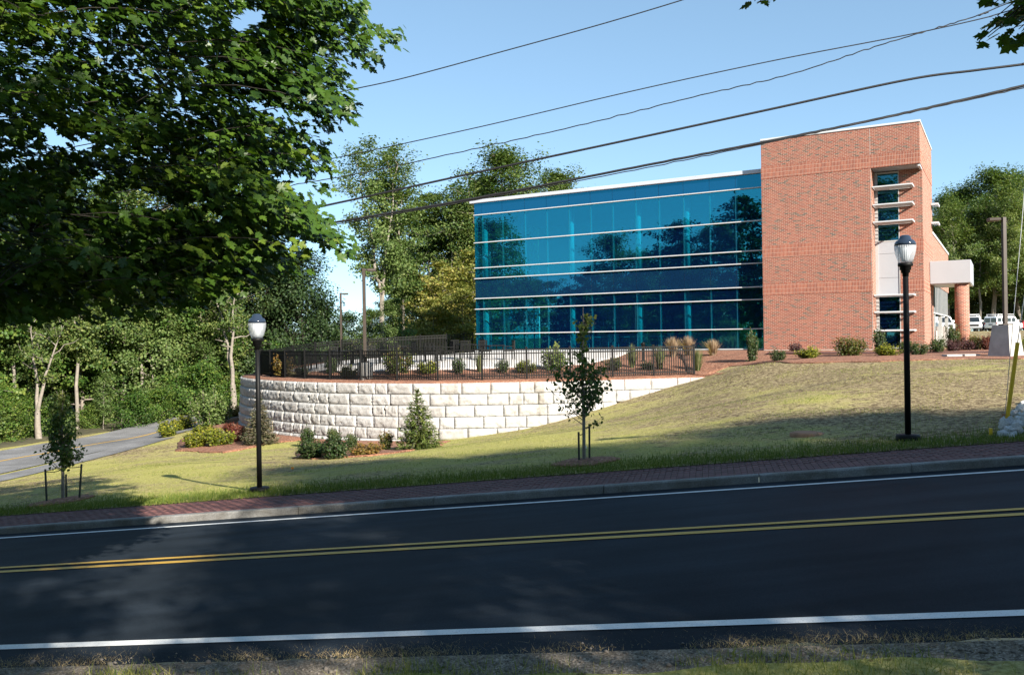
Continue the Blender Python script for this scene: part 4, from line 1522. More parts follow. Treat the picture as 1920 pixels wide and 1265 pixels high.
def tree_proto(seed, H, cb, R, nbr, nleaf, lsize, tr, leaf, bark, profile='oval', sig=.42, forks=None, up=.45, wob=.25, twigs=5, tmpl=RHOMB, gap=.0, flat=.6):
    """trunk with limbs and twigs (one mesh) and its leaves (one mesh)"""
    rng = np.random.default_rng(seed)
    tubes, cl, cw = [], [], []
    stems = []
    if forks:
        fz = forks[0] * H
        base = np.array([[0, 0, -.4], [rng.normal(0, .1), rng.normal(0, .1), fz * .5], [rng.normal(0, .15), rng.normal(0, .15), fz]])
        tubes.append((base, [tr * 1.25, tr, tr * .9]))
        for (ax, ay, hh) in forks[1:]:
            u = np.linspace(0, 1, 8)
            P = base[-1][None] + np.column_stack([ax * u ** 1.2, ay * u ** 1.2, (hh * H - fz) * u])
            P[1:-1, :2] += rng.normal(0, wob * .5, (6, 2))
            stems.append((P, tr * .7, forks[0]))
    else:
        u = np.linspace(0, 1, 9)
        P = np.column_stack([np.zeros(9), np.zeros(9), -.4 + u * (H * .96 + .4)])
        P[2:, :2] += np.cumsum(rng.normal(0, wob * .45, (7, 2)), axis=0)
        stems.append((P, tr, 0.0))
    for P, r0, f0 in stems:
        tubes.append((P, r0 * (1 - .88 * np.linspace(0, 1, len(P)))))
        nb = max(3, nbr // len(stems))
        az0 = rng.uniform(0, 6)
        for i in range(nb):
            f = cb + (1 - cb) * ((i + rng.uniform(.1, .9)) / nb)
            ff = (f - f0) / max(1e-3, (P[-1, 2] / H - f0)) if f0 else f
            if ff < 0.02 or ff > 1: continue
            j = ff * (len(P) - 1)
            i0 = int(min(j, len(P) - 2))
            st = P[i0] * (1 - (j - i0)) + P[i0 + 1] * (j - i0)
            g = (f - cb) / (1 - cb)
            if profile == 'oval': pr = math.sqrt(max(0.03, 1 - (2 * g - .85) ** 2 * .85))
            elif profile == 'top': pr = math.sqrt(max(.05, 1 - (1.7 * (g - .6)) ** 2))
            elif profile == 'cone': pr = (1 - g) * .95 + .07
            else: pr = 1.0 - .5 * abs(g - .5)
            Lb = R * pr * rng.uniform(.65, 1.15)
            az = az0 + i * 2.399 + rng.normal(0, .4)
            el = up * (.3 + 1.1 * g) + rng.normal(0, .15)
            d = np.array([math.cos(az) * math.cos(el), math.sin(az) * math.cos(el), math.sin(el)])
            u = np.linspace(0, 1, 5)[:, None]
            Q = st + d * Lb * u + np.array([0, 0, 1]) * (u ** 2) * Lb * .12 * (1 if profile != 'cone' else -1.6) + rng.normal(0, .06 * Lb, (5, 3)) * (u > 0)
            rb_ = max(.012, r0 * .42 * (1 - g * .7))
            tubes.append((Q, rb_ * (1 - .8 * u[:, 0])))
            if rng.random() < gap: continue
            for k in range(3):
                cl.append(Q[2 + k]); cw.append(.8 + .2 * k)
            for k in range(twigs):
                q0 = Q[rng.integers(1, 4)] + rng.normal(0, .03, 3)
                dd = d * .5 + rng.normal(0, .55, 3) + np.array([0, 0, .12])
                tip = q0 + dd * Lb * rng.uniform(.22, .45)
                tubes.append((np.array([q0, (q0 + tip) / 2 + rng.normal(0, .04 * Lb, 3), tip]), [rb_ * .4, rb_ * .25, .006]))
                cl.append(tip); cw.append(1.0)
                cl.append((q0 + tip) / 2); cw.append(.6)
    trunk = tubes_mesh('trunk', tubes, M[bark])
    cl = np.array(cl)
    cw = np.array(cw) * rng.uniform(.3, 1.6, len(cw))
    pick = rng.choice(len(cl), nleaf, p=cw / cw.sum())
    C = cl[pick] + rng.normal(0, 1, (nleaf, 3)) * sig * np.array([1, 1, flat])
    ctr = cl.mean(0)
    out = C - ctr
    out /= np.linalg.norm(out, axis=1)[:, None] + 1e-6
    NR = out * .55 + np.array([0, 0, .65]) + rng.normal(0, .45, (nleaf, 3))
    tint = np.clip(.5 + .22 * rng.normal(size=nleaf) + .30 * (rng.random(len(cl))[pick] - .5), 0, 1)
    crown = leaf_mesh('crown', C, NR, lsize * rng.uniform(.6, 1.25, nleaf), tmpl, LEAF[leaf], rng, tint=tint)
    return trunk, crown


PROTO = {
 'oval': tree_proto(1, 13, .06, 4.0, 34, 22000, .205, .17, 'green', 'bark_grey', sig=.33, flat=.45),
 'oval_b': tree_proto(2, 14, .10, 3.6, 34, 20000, .205, .18, 'mid', 'bark_grey', sig=.32, flat=.45),
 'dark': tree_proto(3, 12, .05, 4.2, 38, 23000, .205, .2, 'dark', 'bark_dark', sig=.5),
 'tall': tree_proto(4, 17, .38, 3.4, 26, 15000, .215, .19, 'mid', 'bark_pale', profile='top', sig=.42, up=.6),
 'twin': tree_proto(5, 17.5, .36, 2.6, 34, 15500, .21, .24, 'olive', 'bark_pale', profile='top', sig=.36, forks=(.28, (-1.9, -.3, 1.0), (1.5, .4, .97)), up=.6, gap=.1),
 'big': tree_proto(6, 19, .25, 5.0, 40, 26000, .24, .28, 'mid', 'bark_grey', sig=.55, up=.55),
 'yellow': tree_proto(7, 8.5, .12, 3.0, 22, 4200, .25, .09, 'yellow', 'bark_pale', sig=.34, up=.25, flat=.35),
 'olive': tree_proto(8, 11, .15, 2.8, 26, 11500, .195, .11, 'olive', 'bark_pale', sig=.4),
 'birch': tree_proto(9, 8, .3, 1.6, 18, 2600, .2, .06, 'olive', 'bark_pale', sig=.32, up=.7),
 'bare': tree_proto(10, 13, .45, 3.2, 18, 1600, .26, .30, 'mid', 'bark_pale', profile='top', sig=.4, forks=(.22, (-.5, .3, .95), (2.6, -.3, .9)), up=.5, gap=.4),
 'bush': tree_proto(11, 3.2, .03, 2.0, 26, 7500, .155, .05, 'green', 'bark_grey', sig=.3),
 'bush_b': tree_proto(12, 2.4, .03, 1.9, 24, 3600, .2, .04, 'olive', 'bark_grey', sig=.3),
 'pine': tree_proto(13, 17, .3, 4.2, 44, 11000, .30, .26, 'dark', 'bark_dark', sig=.40, up=.10, flat=.3),
}


def plant_tree(kind, x, y, s, label, group=None, cat='tree', name=None, z=None, rz=None):
    tr_, cr = PROTO[kind]
    if z is None: z = ground(x, y) - .03
    o = empty(name or {'bush': 'woodland_bush', 'bush_b': 'woodland_bush', 'pine': 'pine_tree', 'birch': 'birch_tree'}.get(kind, 'broadleaf_tree'),
              (x, y, z), random.uniform(0, 6.28) if rz is None else rz, label, cat, group, s)
    link('trunk', tr_, o)
    link('crown', cr, o)
    return o


def tree_px(kind, px, topy, D, H, label, group=None, rz=None):
    """tree standing at depth D below photo column px, its top at row topy"""
    v = at(px, topy, D)
    g = ground(v.x, v.y)
    s = (v.z - g) / H
    return plant_tree(kind, v.x, v.y, s, label, group, rz=rz)


HGT = {'oval': 13, 'oval_b': 14, 'dark': 12, 'tall': 17, 'twin': 17.5, 'big': 19.5, 'yellow': 8.5, 'olive': 11, 'birch': 8, 'bare': 13, 'pine': 17}
# wood on the left, beyond the side road
WL = 'leafy tree in the dense wood beyond the side road'
G1 = 'trees of the wood beyond the side road'
wood = [('oval', -30, 430, 50), ('oval_b', 60, 470, 53), ('oval', 150, 440, 55), ('oval_b', 225, 420, 56), ('olive', 290, 500, 56), ('oval', 345, 430, 60),
        ('oval_b', 405, 470, 62), ('dark', 470, 455, 64), ('oval', 20, 330, 64), ('big', 120, 300, 68), ('oval_b', 210, 320, 67), ('big', 300, 300, 70), ('oval', 390, 330, 72), ('dark', 455, 400, 74),
        ('oval', -110, 400, 52), ('oval_b', -190, 400, 56), ('big', -60, 280, 72), ('dark', 100, 380, 60), ('dark', 250, 400, 62), ('dark', 350, 420, 66), ('oval', -150, 300, 74)]
WLAB = {(-30, 50): 'leafy tree of the wood cut by the left edge of the picture', (60, 53): 'leafy tree right behind the pale forked trunks at far left', (150, 55): 'leafy tree of the wood behind the staked sapling by the side road',
        (225, 56): 'leafy tree of the wood right of the thin young tree by the road', (290, 56): 'paler leafy tree of the wood where the side road bends out of sight', (345, 60): 'leafy tree above the yellow-green shrubs beside the road bend',
        (405, 62): 'leafy tree just left of the slender pale forking trunk', (470, 64): 'dark tree directly behind the left street lamp pole'}
for k_, px, ty, D in wood:
    tree_px(k_, px, ty, D, HGT[k_], WLAB.get((px, D), WL), G1)
tree_px('bare', 70, 585, 47.0, 13, 'pale grey tree with two bare forked trunks at the edge of the side road', rz=0.3)
tree_px('bare', 432, 520, 57, 13, 'slender pale trunk forking high up beside the curved end of the block wall', rz=2.6)
tree_px('dark', 555, 470, 66, 12, 'dark dense tree at the right end of the wood, next to the gap of sky', rz=1)
tree_px('dark', 520, 500, 70, 12, 'dark tree behind the left street lamp globe', rz=3)
# young growth and bushes along the wood's edge
rr = random.Random(5)
for i, px in enumerate(range(-40, 480, 40)):
    D = (43.5 + i * 1.75 if px < 240 else 50.5 + (i - 7) * 1.45) + rr.uniform(-.6, 1.2)
    v = at(px + rr.uniform(-10, 10), 800, D)
    plant_tree(rr.choice(['bush', 'bush', 'bush_b']), v.x, v.y, rr.uniform(.35, .7) if px < 240 else rr.uniform(.5, 1.0), 'leafy bush at the foot of the wood along the side road', 'bushes along the side road', 'bush')
for px, ty, D in ((192, 700, 51.5), (392, 640, 57.5), (330, 600, 58)):
    tree_px('birch', px, ty, D, 8, {192: 'thin young tree by the side road, directly right of the tall staked sapling', 392: 'thin pale-stemmed tree rising behind the loose green bush', 330: 'thin tree in front of the wood, above the yellow-green shrubs by the road'}[px])
for px, ty, D, lb in ((22, 420, 50, 'slim straight trunk in the wood left of the pale forked trunks'), (140, 430, 52, 'slim trunk in the wood just behind the staked sapling by the side road'), (262, 440, 56, 'slim trunk at the wood edge, halfway along the visible side road'),
                      (318, 450, 58, 'slim trunk rising above the yellow-green shrubs by the side road'), (372, 470, 59, 'slim trunk directly left of the loose green bush')):
    tree_px('tall', px, ty, D, 17, lb)
# low far trees in the gap of sky, seen over the back fence
for i, (k_, px, ty, D) in enumerate([('olive', 600, 560, 84), ('birch', 618, 575, 76), ('olive', 648, 590, 92), ('birch', 662, 585, 80), ('oval_b', 690, 590, 96), ('olive', 575, 590, 80), ('oval', 625, 610, 104)]):
    tree_px(k_, px, ty, D, HGT[k_], 'low distant tree in the gap of sky behind the back fence', 'low trees in the gap of sky')
tree_px('twin', 712, 292, 66, 17.5, 'tall twin-trunked tree rising against the sky behind the tall bronze light pole', rz=0.15)
tree_px('tall', 752, 330, 70, 17, 'tall slender tree directly right of the twin-trunked tree', rz=1.0)
tree_px('oval_b', 800, 355, 84, 14, 'full green tree behind the yellowing trees, left of the glass wall', rz=2)
tree_px('tall', 842, 372, 82, 17, 'slender tree with a bare pale trunk behind the yellowing trees', rz=4)
tree_px('oval', 872, 380, 86, 13, 'green tree rising close to the left edge of the glass wall', rz=5)
tree_px('oval_b', 770, 385, 92, 14, 'green tree filling the gap between the slender tree and the yellowing trees', rz=3)
tree_px('oval', 850, 400, 94, 13, 'green tree behind the bare pale trunk near the glass wall', rz=1)
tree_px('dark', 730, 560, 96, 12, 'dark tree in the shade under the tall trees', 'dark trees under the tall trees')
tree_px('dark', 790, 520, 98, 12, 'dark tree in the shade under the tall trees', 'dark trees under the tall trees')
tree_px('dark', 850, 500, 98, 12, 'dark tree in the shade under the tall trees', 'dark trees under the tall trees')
for px, ty, D in ((830, 490, 72), (868, 530, 70), (792, 535, 71), (884, 470, 75), (850, 500, 78), (812, 560, 69)):
    tree_px('yellow', px, ty, D, 8.5, 'yellowing young tree, ' + {830: 'third from the glass wall in the layered group', 868: 'low one second from the glass wall', 792: 'leftmost of the layered group, near the slender trees', 884: 'touching the left edge of the glass wall', 850: 'rising behind the low one near the glass wall', 812: 'lowest and nearest of the layered group'}[px], 'yellowing trees by the glass wall')
for px, ty, D in ((735, 560, 63), (700, 580, 66)):
    tree_px('olive', px, ty, D, 11, 'pale green young tree ' + ('right of the twin trunks' if px == 735 else 'left of the twin trunks, behind the tall bronze pole'), 'young trees behind the back fence')
tree_px('big', 948, 272, 82, 19.5, 'big round-topped tree rising above the roof of the glass wing', rz=2.2)
tree_px('big', 1042, 316, 86, 19.5, 'lower right-hand crown showing above the glass wing roof', rz=4.0)
tree_px('oval', 905, 330, 90, 13, 'tree crown half hidden by the left end of the glass wing roof', rz=.5)
# wood on the right, behind the parked vans
G2 = 'tall trees behind the parked vans'
for k_, px, ty, D in [('big', 1775, 362, 140), ('big', 1812, 345, 146), ('big', 1858, 312, 142), ('big', 1905, 318, 148), ('big', 1950, 330, 142), ('big', 2010, 330, 150),
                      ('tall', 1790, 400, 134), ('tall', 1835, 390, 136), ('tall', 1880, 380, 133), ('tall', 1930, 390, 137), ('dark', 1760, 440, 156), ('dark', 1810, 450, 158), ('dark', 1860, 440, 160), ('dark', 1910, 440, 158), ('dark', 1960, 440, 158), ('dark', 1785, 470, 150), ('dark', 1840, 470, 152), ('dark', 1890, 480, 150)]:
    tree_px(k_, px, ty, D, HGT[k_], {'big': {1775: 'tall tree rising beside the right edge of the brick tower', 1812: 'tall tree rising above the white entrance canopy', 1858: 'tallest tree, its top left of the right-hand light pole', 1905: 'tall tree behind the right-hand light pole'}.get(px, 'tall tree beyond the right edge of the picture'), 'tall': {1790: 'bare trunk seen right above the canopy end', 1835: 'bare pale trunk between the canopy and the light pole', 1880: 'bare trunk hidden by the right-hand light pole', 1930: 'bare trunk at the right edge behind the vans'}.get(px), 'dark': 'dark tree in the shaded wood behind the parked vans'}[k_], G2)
# woods closing the horizon and across the road: out of the picture, mirrored in the glass
for i in range(26):
    a = math.radians(100 + i * 6.6 + rr.uniform(-2, 2))
    r_ = rr.uniform(52, 78)
    x, y = r_ * math.cos(a), r_ * math.sin(a) * .9 + 6
    if y > 20 and x > -36: continue
    if x > -20: continue
    plant_tree(rr.choice(['big', 'oval', 'oval_b', 'dark', 'pine']), x, y, rr.uniform(.85, 1.1), 'tree of the wood west of the road junction, mirrored in the glass', 'trees west of the junction')
for i in range(17):
    y = 34 - i * 4.6 + rr.uniform(-1, 1)
    plant_tree(['oval', 'oval_b', 'dark', 'big', 'oval'][i % 5], -58 - i * .9 + rr.uniform(-3, 3), y, rr.uniform(1.0, 1.3), 'tree of the wood west of the road junction, mirrored in the glass', 'trees west of the junction')
for kx, x, y, s in (('big', -14.5, -1.5, 1.0), ('pine', -27, 3, 1.2), ('big', -22, -4, 1.05), ('pine', -33, 9, 1.1), ('big', -38, -2, 1.0), ('oval', -44, 8, 1.05)):
    plant_tree(kx, x, y, s, 'roadside tree mirrored in the right half of the glass wall', 'trees mirrored in the glass')
# row behind the viewer that shades the road
for kx, x, y, s in (('oval', 1.4, -6.0, .80), ('oval_b', 5.0, -6.5, .80), ('oval', 11.8, -4.6, .94), ('tall', 9.4, -7.2, .58), ('big', 15.5, -4.6, .58), ('oval_b', 20.5, -5.0, .74), ('big', 26, -6, .50), ('oval', 32, -9, .74), ('big', 17.5, -10.5, .92), ('big', 22, -11.5, .86), ('big', 27.5, -13, .88)):
    plant_tree(kx, x, y, s, 'roadside tree behind the viewer shading the road', 'trees shading the road')

# ---- the maple whose boughs hang into the picture
MAP_T = Vector((-9.6, 4.2, 0)); MAP_T.z = ground(-9.6, 4.2)
maple = empty('maple_tree', MAP_T, 0, 'big maple whose dark leafy boughs hang over the road at upper left', 'tree')
OUT = [(-400, -500), (640, -500), (700, -60), (672, 0), (668, 22), (702, 44), (758, 34), (758, 76), (728, 104), (708, 130), (668, 122), (640, 128), (668, 196), (640, 232), (600, 236), (612, 268), (626, 330), (596, 358),
       (610, 392), (648, 426), (660, 482), (626, 478), (596, 446), (572, 500), (540, 512), (505, 528), (455, 548), (420, 560), (330, 578), (200, 590), (120, 600), (-400, 600)]
SKYH = [(100, 258, 16), (150, 270, 14), (240, 370, 22), (285, 378, 16), (360, 380, 12), (440, 352, 12), (330, 180, 10), (395, 405, 14), (470, 30, 18), (450, 45, 12), (80, 240, 9), (560, 345, 14), (530, 330, 10), (310, 385, 10), (180, 330, 9), (600, 330, 12)]
mr = np.random.default_rng(21)
mt = np.array(MAP_T)
tubes = [(np.array([[0, 0, -.4], [.1, .1, 2.2], [.35, .4, 4.5], [.6, .8, 7.5], [.7, 1.0, 10.5]]), np.array([.42, .34, .28, .18, .08]))]
limbs = []
for (z0, az, L, dz) in [(2.9, .35, 7.5, .4), (3.3, .75, 8.2, 1.0), (3.9, .15, 8.5, 1.6), (4.3, .6, 9.0, 2.2), (4.8, .95, 7.5, 2.6), (5.2, .35, 9.0, 3.0), (5.8, .7, 8.0, 3.4), (3.2, 1.3, 6.5, .8), (4.4, 1.4, 6.5, 2.0),
                        (6.3, .2, 8, 3.2), (6.9, .9, 7, 3.0), (4.2, -.4, 6, 1.4), (5.0, 2.2, 5.5, 2.0), (6, 3.3, 5, 2.4), (5, 4.4, 5, 2.4), (7.5, 1.6, 5.5, 2.5), (8, .4, 6, 3), (5.5, -.9, 5, 2)]:
    u = np.linspace(0, 1, 8)[:, None]
    d = np.array([math.cos(az), math.sin(az), 0])
    P = np.array([.3, .4, z0]) + d * L * u + np.array([0, 0, 1]) * (dz * u ** .8 - .9 * u ** 3) + np.cumsum(mr.normal(0, .10, (8, 3)), axis=0) * (u > 0)
    tubes.append((P, .06 * (1 - .85 * u[:, 0]) + .006))
    limbs.append(P)
    if len(limbs) % 5: tubes.pop()
sp_o, sp_d = [], []
LP_ = np.vstack([P[2:] for P in limbs])


def add_spray(c, attach=True):
    """a flat, slightly drooping spray of leaves ending at c (tree coordinates), joined to the nearest limb"""
    h = np.array([c[0] - .5, c[1] - .7, 0])
    d = h / (np.linalg.norm(h) + 1e-6) + mr.normal(0, .45, 3) * np.array([1, 1, .35])
    d /= np.linalg.norm(d)
    ln = mr.uniform(.55, 1.05)
    u = np.linspace(0, 1, 4)[:, None]
    s0 = c - d * ln
    Q = s0 + d * ln * u + np.array([0, 0, 1]) * (u * (1 - u)) * ln * .25
    tubes.append((Q, np.array([.004, .004, .003, .002])))
    sp_o.append(Q); sp_d.append(d)
    j = np.argmin(np.linalg.norm(LP_ - s0, axis=1) + 1.5 * np.maximum(0, LP_[:, 2] - s0[2]))
    n0 = LP_[j]
    if attach and np.linalg.norm(n0 - s0) < .8:
        v_ = np.linspace(0, 1, 4)[:, None]
        tubes.append((n0 + (s0 - n0) * v_ + np.array([0, 0, 1]) * v_ * (1 - v_) * .3, np.array([.007, .006, .005, .004])))


INN = [(-200, -260), (620, -260), (655, 10), (690, 80), (640, 110), (640, 180), (560, 240), (590, 320), (570, 370), (600, 420), (560, 440), (540, 500), (440, 540), (320, 568), (120, 588), (-200, 590)]
n_in = 0
while n_in < 950:
    a, b = mr.uniform(-200, 700), mr.uniform(-260, 590)
    if not inside(np.array([a]), np.array([b]), INN)[0]: continue
    if any(math.hypot((a - hx) / 1.5, b - hy) < hr * 1.2 for hx, hy, hr in SKYH): continue
    D = mr.uniform(6.6, 11.0)
    add_spray(np.array(at(a, b, D)) - mt)
    n_in += 1
for k in range(380):
    a, r_ = mr.uniform(0, 6.28), math.sqrt(mr.uniform(.02, 1))
    zc = mr.uniform(2.6, 10.5)
    rad = 6.2 * math.sqrt(max(.1, 1 - ((zc - 5.5) / 6.0) ** 2))
    c = np.array([1.0 + math.cos(a) * r_ * rad, 1.4 + math.sin(a) * r_ * rad * .9, zc])
    wv = c + mt
    if wv[1] < 6.5 and wv[0] > -7.5 and (k % 5 < 2 or wv[1] < 3.6): continue
    if wv[1] > 1.0:
        uu, vv = proj(*wv)
        if -250 < uu < 2100 and -120 < vv < 1300: continue
    add_spray(c)
# end sprays that carry the outline seen against the sky
tips = [(735, 58, 8.2), (700, 40, 8.4), (690, 100, 8.1), (655, 205, 8.0), (640, 190, 8.2), (650, 150, 8.3), (612, 225, 8.3), (600, 275, 8.2), (615, 315, 8.1), (600, 340, 8.3), (645, 462, 7.8), (620, 440, 8.0), (590, 420, 8.2), (560, 470, 8.2), (540, 500, 8.0),
        (500, 515, 8.1), (450, 540, 8.0), (400, 550, 7.8), (340, 565, 7.9), (280, 575, 7.7), (220, 580, 7.6), (160, 585, 7.5), (100, 592, 7.4), (40, 590, 7.3), (5, 585, 7.2), (560, 380, 8.6), (520, 350, 8.9), (470, 400, 8.5), (420, 430, 8.2), (380, 470, 8.0), (480, 330, 8.6), (540, 300, 9), (570, 400, 8.0), (600, 400, 7.9), (560, 430, 8.1)]
for px, py, D in tips:
    for rep in range(7 if px > 630 else 4):
        e = np.array(at(px + mr.uniform(-12, 8), py + mr.uniform(-10, 6), D + mr.uniform(-.5, .8))) - mt
        s0 = e + np.array([mr.uniform(-1.6, -.9), mr.uniform(-.9, .2), mr.uniform(.15, .6)])
        u = np.linspace(0, 1, 4)[:, None]
        Q = s0 + (e - s0) * u + np.array([0, 0, 1]) * (u * (1 - u)) * .35
        tubes.append((Q, np.array([.005, .004, .004, .002])))
        sp_o.append(Q); sp_d.append((e - s0) / np.linalg.norm(e - s0))
C, NR, DR, TI = [], [], [], []
for Q, d in zip(sp_o, sp_d):
    nl = mr.integers(34, 56)
    ti = mr.normal(.45, .14)
    for k in range(nl):
        j = mr.uniform(.4, 3)
        i0 = int(min(j, 2))
        q = Q[i0] * (1 - (j - i0)) + Q[i0 + 1] * (j - i0)
        side = np.array([-d[1], d[0], 0]) * (1 if k % 2 else -1)
        o_ = side * mr.uniform(.03, .20) + d * mr.uniform(0, .14) + np.array([0, 0, mr.normal(-.03, .06)])
        C.append(q + o_)
        DR.append(side * .6 + d * .9 + np.array([0, 0, -.45]) + mr.normal(0, .3, 3))
        NR.append(np.array([0, 0, .55]) + d * .30 + np.array(SD) * .55 + mr.normal(0, .36, 3))
        TI.append(np.clip(ti + mr.normal(0, .15), 0, 1))
C, NR, DR, TI = map(np.array, (C, NR, DR, TI))
S = mr.uniform(.06, .108, len(C))
Wc = C + mt
u_, v_ = proj(Wc[:, 0], np.maximum(Wc[:, 1], .2), Wc[:, 2])
infr = (Wc[:, 1] > 2.0) & (u_ > -40) & (u_ < 1960) & (v_ > -40) & (v_ < 1300)
okm = ~infr | inside(u_, v_, [(a + (14 if 500 < a else 0), b + (10 if b > 0 else 0)) for a, b in OUT])
for hx, hy, hr in SKYH:
    okm &= ~(infr & (np.hypot((u_ - hx) / 1.5, v_ - hy) < hr))
okm &= ~((Wc[:, 1] < 5.2) & infr)
C, NR, DR, TI, S, Wc, infr = C[okm], NR[okm], DR[okm], TI[okm], S[okm], Wc[okm], infr[okm]
print('maple leaves', len(C), 'in frame', infr.sum())
tubes_keep = []
for P, R in tubes:
    v_ = np.linspace(0, len(P) - 1, 24)
    i_ = np.minimum(v_.astype(int), len(P) - 2)
    w_ = P[i_] * (1 - (v_ - i_))[:, None] + P[i_ + 1] * (v_ - i_)[:, None] + mt
    a, b = proj(w_[:, 0], np.maximum(w_[:, 1], .2), w_[:, 2])
    f_ = (w_[:, 1] > 1.5) & (a > 0) & (a < 1920) & (b > 0) & (b < 1265)
    if (f_ & (w_[:, 1] < 5.8)).any(): continue
    if R[0] < .02 and any((f_ & (np.hypot((a - hx) / 1.5, b - hy) < hr * 1.1)).any() for hx, hy, hr in SKYH): continue
    if (f_ & ~inside(a + 10, b, OUT)).any(): continue
    tubes_keep.append((P, R))
link('trunk', tubes_mesh('trunk', tubes_keep, M['bark_dark'], 7), maple)
dcam = np.linalg.norm(Wc, axis=1)
rank = np.where(infr, dcam / S, 1e9)
nearest = np.argsort(rank)[:300]
mask = np.ones(len(C), bool)
mask[nearest] = False
link('foliage', leaf_mesh('foliage', C[mask], NR[mask], S[mask], MAPLE, LEAF['maple'], mr, DR[mask], TI[mask]), maple, kind='stuff')
lv = []
for k in range(6):
    me = np_mesh('leaf', MAPLE[0] * np.array([1, 1, .6 + .25 * k]), [MAPLE[1]], LEAF['maple'], False, np.full(len(MAPLE[1]), .18 + .12 * k))
    lv.append(me)
for i in nearest:
    n = NR[i] / np.linalg.norm(NR[i])
    a = DR[i] - n * (DR[i] @ n)
    a /= np.linalg.norm(a)
    b = np.cross(n, a)
    Mx = Matrix(((a[0], b[0], n[0]), (a[1], b[1], n[1]), (a[2], b[2], n[2])))
    link('leaf', lv[int(np.clip((TI[i] - .18) / .12, 0, 5))], maple, C[i], Mx.to_euler(), S[i])

# ---- second maple: only the ends of its boughs reach the top right corner
m2 = empty('maple_tree', (9.5, 1.5, ground(9.5, 1.5)), 0, 'maple bough tips hanging into the top right corner against the sky', 'tree')
m2t = np.array(m2.location)
tubes2 = [(np.array([[0, 0, -.3], [-.1, .1, 2.5], [-.2, .2, 5.5], [-.1, .4, 9]]), np.array([.3, .24, .17, .06]))]
C, NR, DR, TI = [], [], [], []
t2 = [(1835, 78, 5.6), (1838, 68, 5.7), (1852, 70, 5.5), (1880, 70, 5.6), (1905, 76, 5.6), (1900, 40, 5.8), (1870, 30, 5.7), (1860, 10, 5.9), (1915, 10, 5.8), (1890, -10, 6.0), (1930, 40, 5.5), (1850, -5, 5.9), (1418, -3, 6.6), (1432, 2, 6.6), (1450, -14, 6.7), (1425, 4, 6.6), (1440, 2, 6.6), (1415, 3, 6.6), (1880, 50, 6.2), (1910, 55, 6.0), (1940, 70, 5.7), (1865, 55, 5.9)]
for px, py, D in t2:
    e = np.array(at(px, py, D)) - m2t
    s0 = e + (np.array([1.1, -.5, .75]) if px > 1700 else np.array([.4, -.6, 1.0])) * mr.uniform(.7, 1.1)
    h0 = np.array([-.15, .2, 5.0])
    u = np.linspace(0, 1, 5)[:, None]
    Q = s0 + (e - s0) * u + np.array([0, 0, 1]) * u * (1 - u) * .2
    tubes2.append((Q, np.array([.012, .010, .008, .006, .003])))
    tubes2.append((h0 + (s0 - h0) * u + np.array([0, 0, 1]) * u * (1 - u) * 1.2, np.array([.06, .045, .03, .02, .012])))
    d = (e - s0) / np.linalg.norm(e - s0)
    for k in range(9):
        q = s0 + (e - s0) * mr.uniform(.45, 1.0)
        side = np.array([-d[1], d[0], 0]) * (1 if k % 2 else -1)
        C.append(q + side * mr.uniform(.0, .10) + np.array([0, 0, mr.normal(-.02, .03)]))
        DR.append(side * .5 + d * .8 + np.array([0, 0, -.5]) + mr.normal(0, .3, 3))
        NR.append(np.array([0, 0, 1.0]) + mr.normal(0, .4, 3)); TI.append(.3 + mr.uniform(-.2, .2))
# the rest of its crown, above and behind
for k in range(420):
    a, r_ = mr.uniform(0, 6.28), mr.uniform(1.0, 4.0)
    c0 = np.array([math.cos(a) * r_, math.sin(a) * r_ * .8 - .8, mr.uniform(4.5, 9.5)])
    if (c0 + m2t)[1] > .6:
        uu, vv = proj(*(c0 + m2t))
        if vv > -150: continue
    h0 = np.array([-.1, .3, max(2.8, c0[2] - 1.6)])
    u = np.linspace(0, 1, 4)[:, None]
    tubes2.append((h0 + (c0 - h0) * u, np.array([.04, .025, .015, .006])))
    for j in range(22):
        C.append(c0 + mr.normal(0, .33, 3) * np.array([1, 1, .5]))
        DR.append(mr.normal(0, 1, 3) + np.array([0, 0, -.4])); NR.append(np.array([0, 0, 1.0]) + mr.normal(0, .4, 3)); TI.append(mr.uniform(.1, .8))
C, NR, DR, TI = map(np.array, (C, NR, DR, TI))
Wc = C + m2t
u_, v_ = proj(Wc[:, 0], np.maximum(Wc[:, 1], .2), Wc[:, 2])
bad = (Wc[:, 1] > .8) & (u_ > -30) & (u_ < 1950) & (v_ > -30) & (v_ < 1300) & ~(((u_ > 1822) & (v_ < 92)) | ((u_ > 1405) & (u_ < 1465) & (v_ < 10)))
C, NR, DR, TI = C[~bad], NR[~bad], DR[~bad], TI[~bad]
tk = []
for P, R in tubes2:
    w_ = P + m2t
    a, b = proj(w_[:, 0], np.maximum(w_[:, 1], .2), w_[:, 2])
    f_ = (w_[:, 1] > .8) & (a > -20) & (a < 1815) & (b > 8)
    if not f_.any(): tk.append((P, R))
link('trunk', tubes_mesh('trunk', tk, M['bark_dark']), m2)
link('foliage', leaf_mesh('foliage', C, NR, mr.uniform(.075, .125, len(C)), MAPLE, LEAF['maple'], mr, DR, TI), m2, kind='stuff')
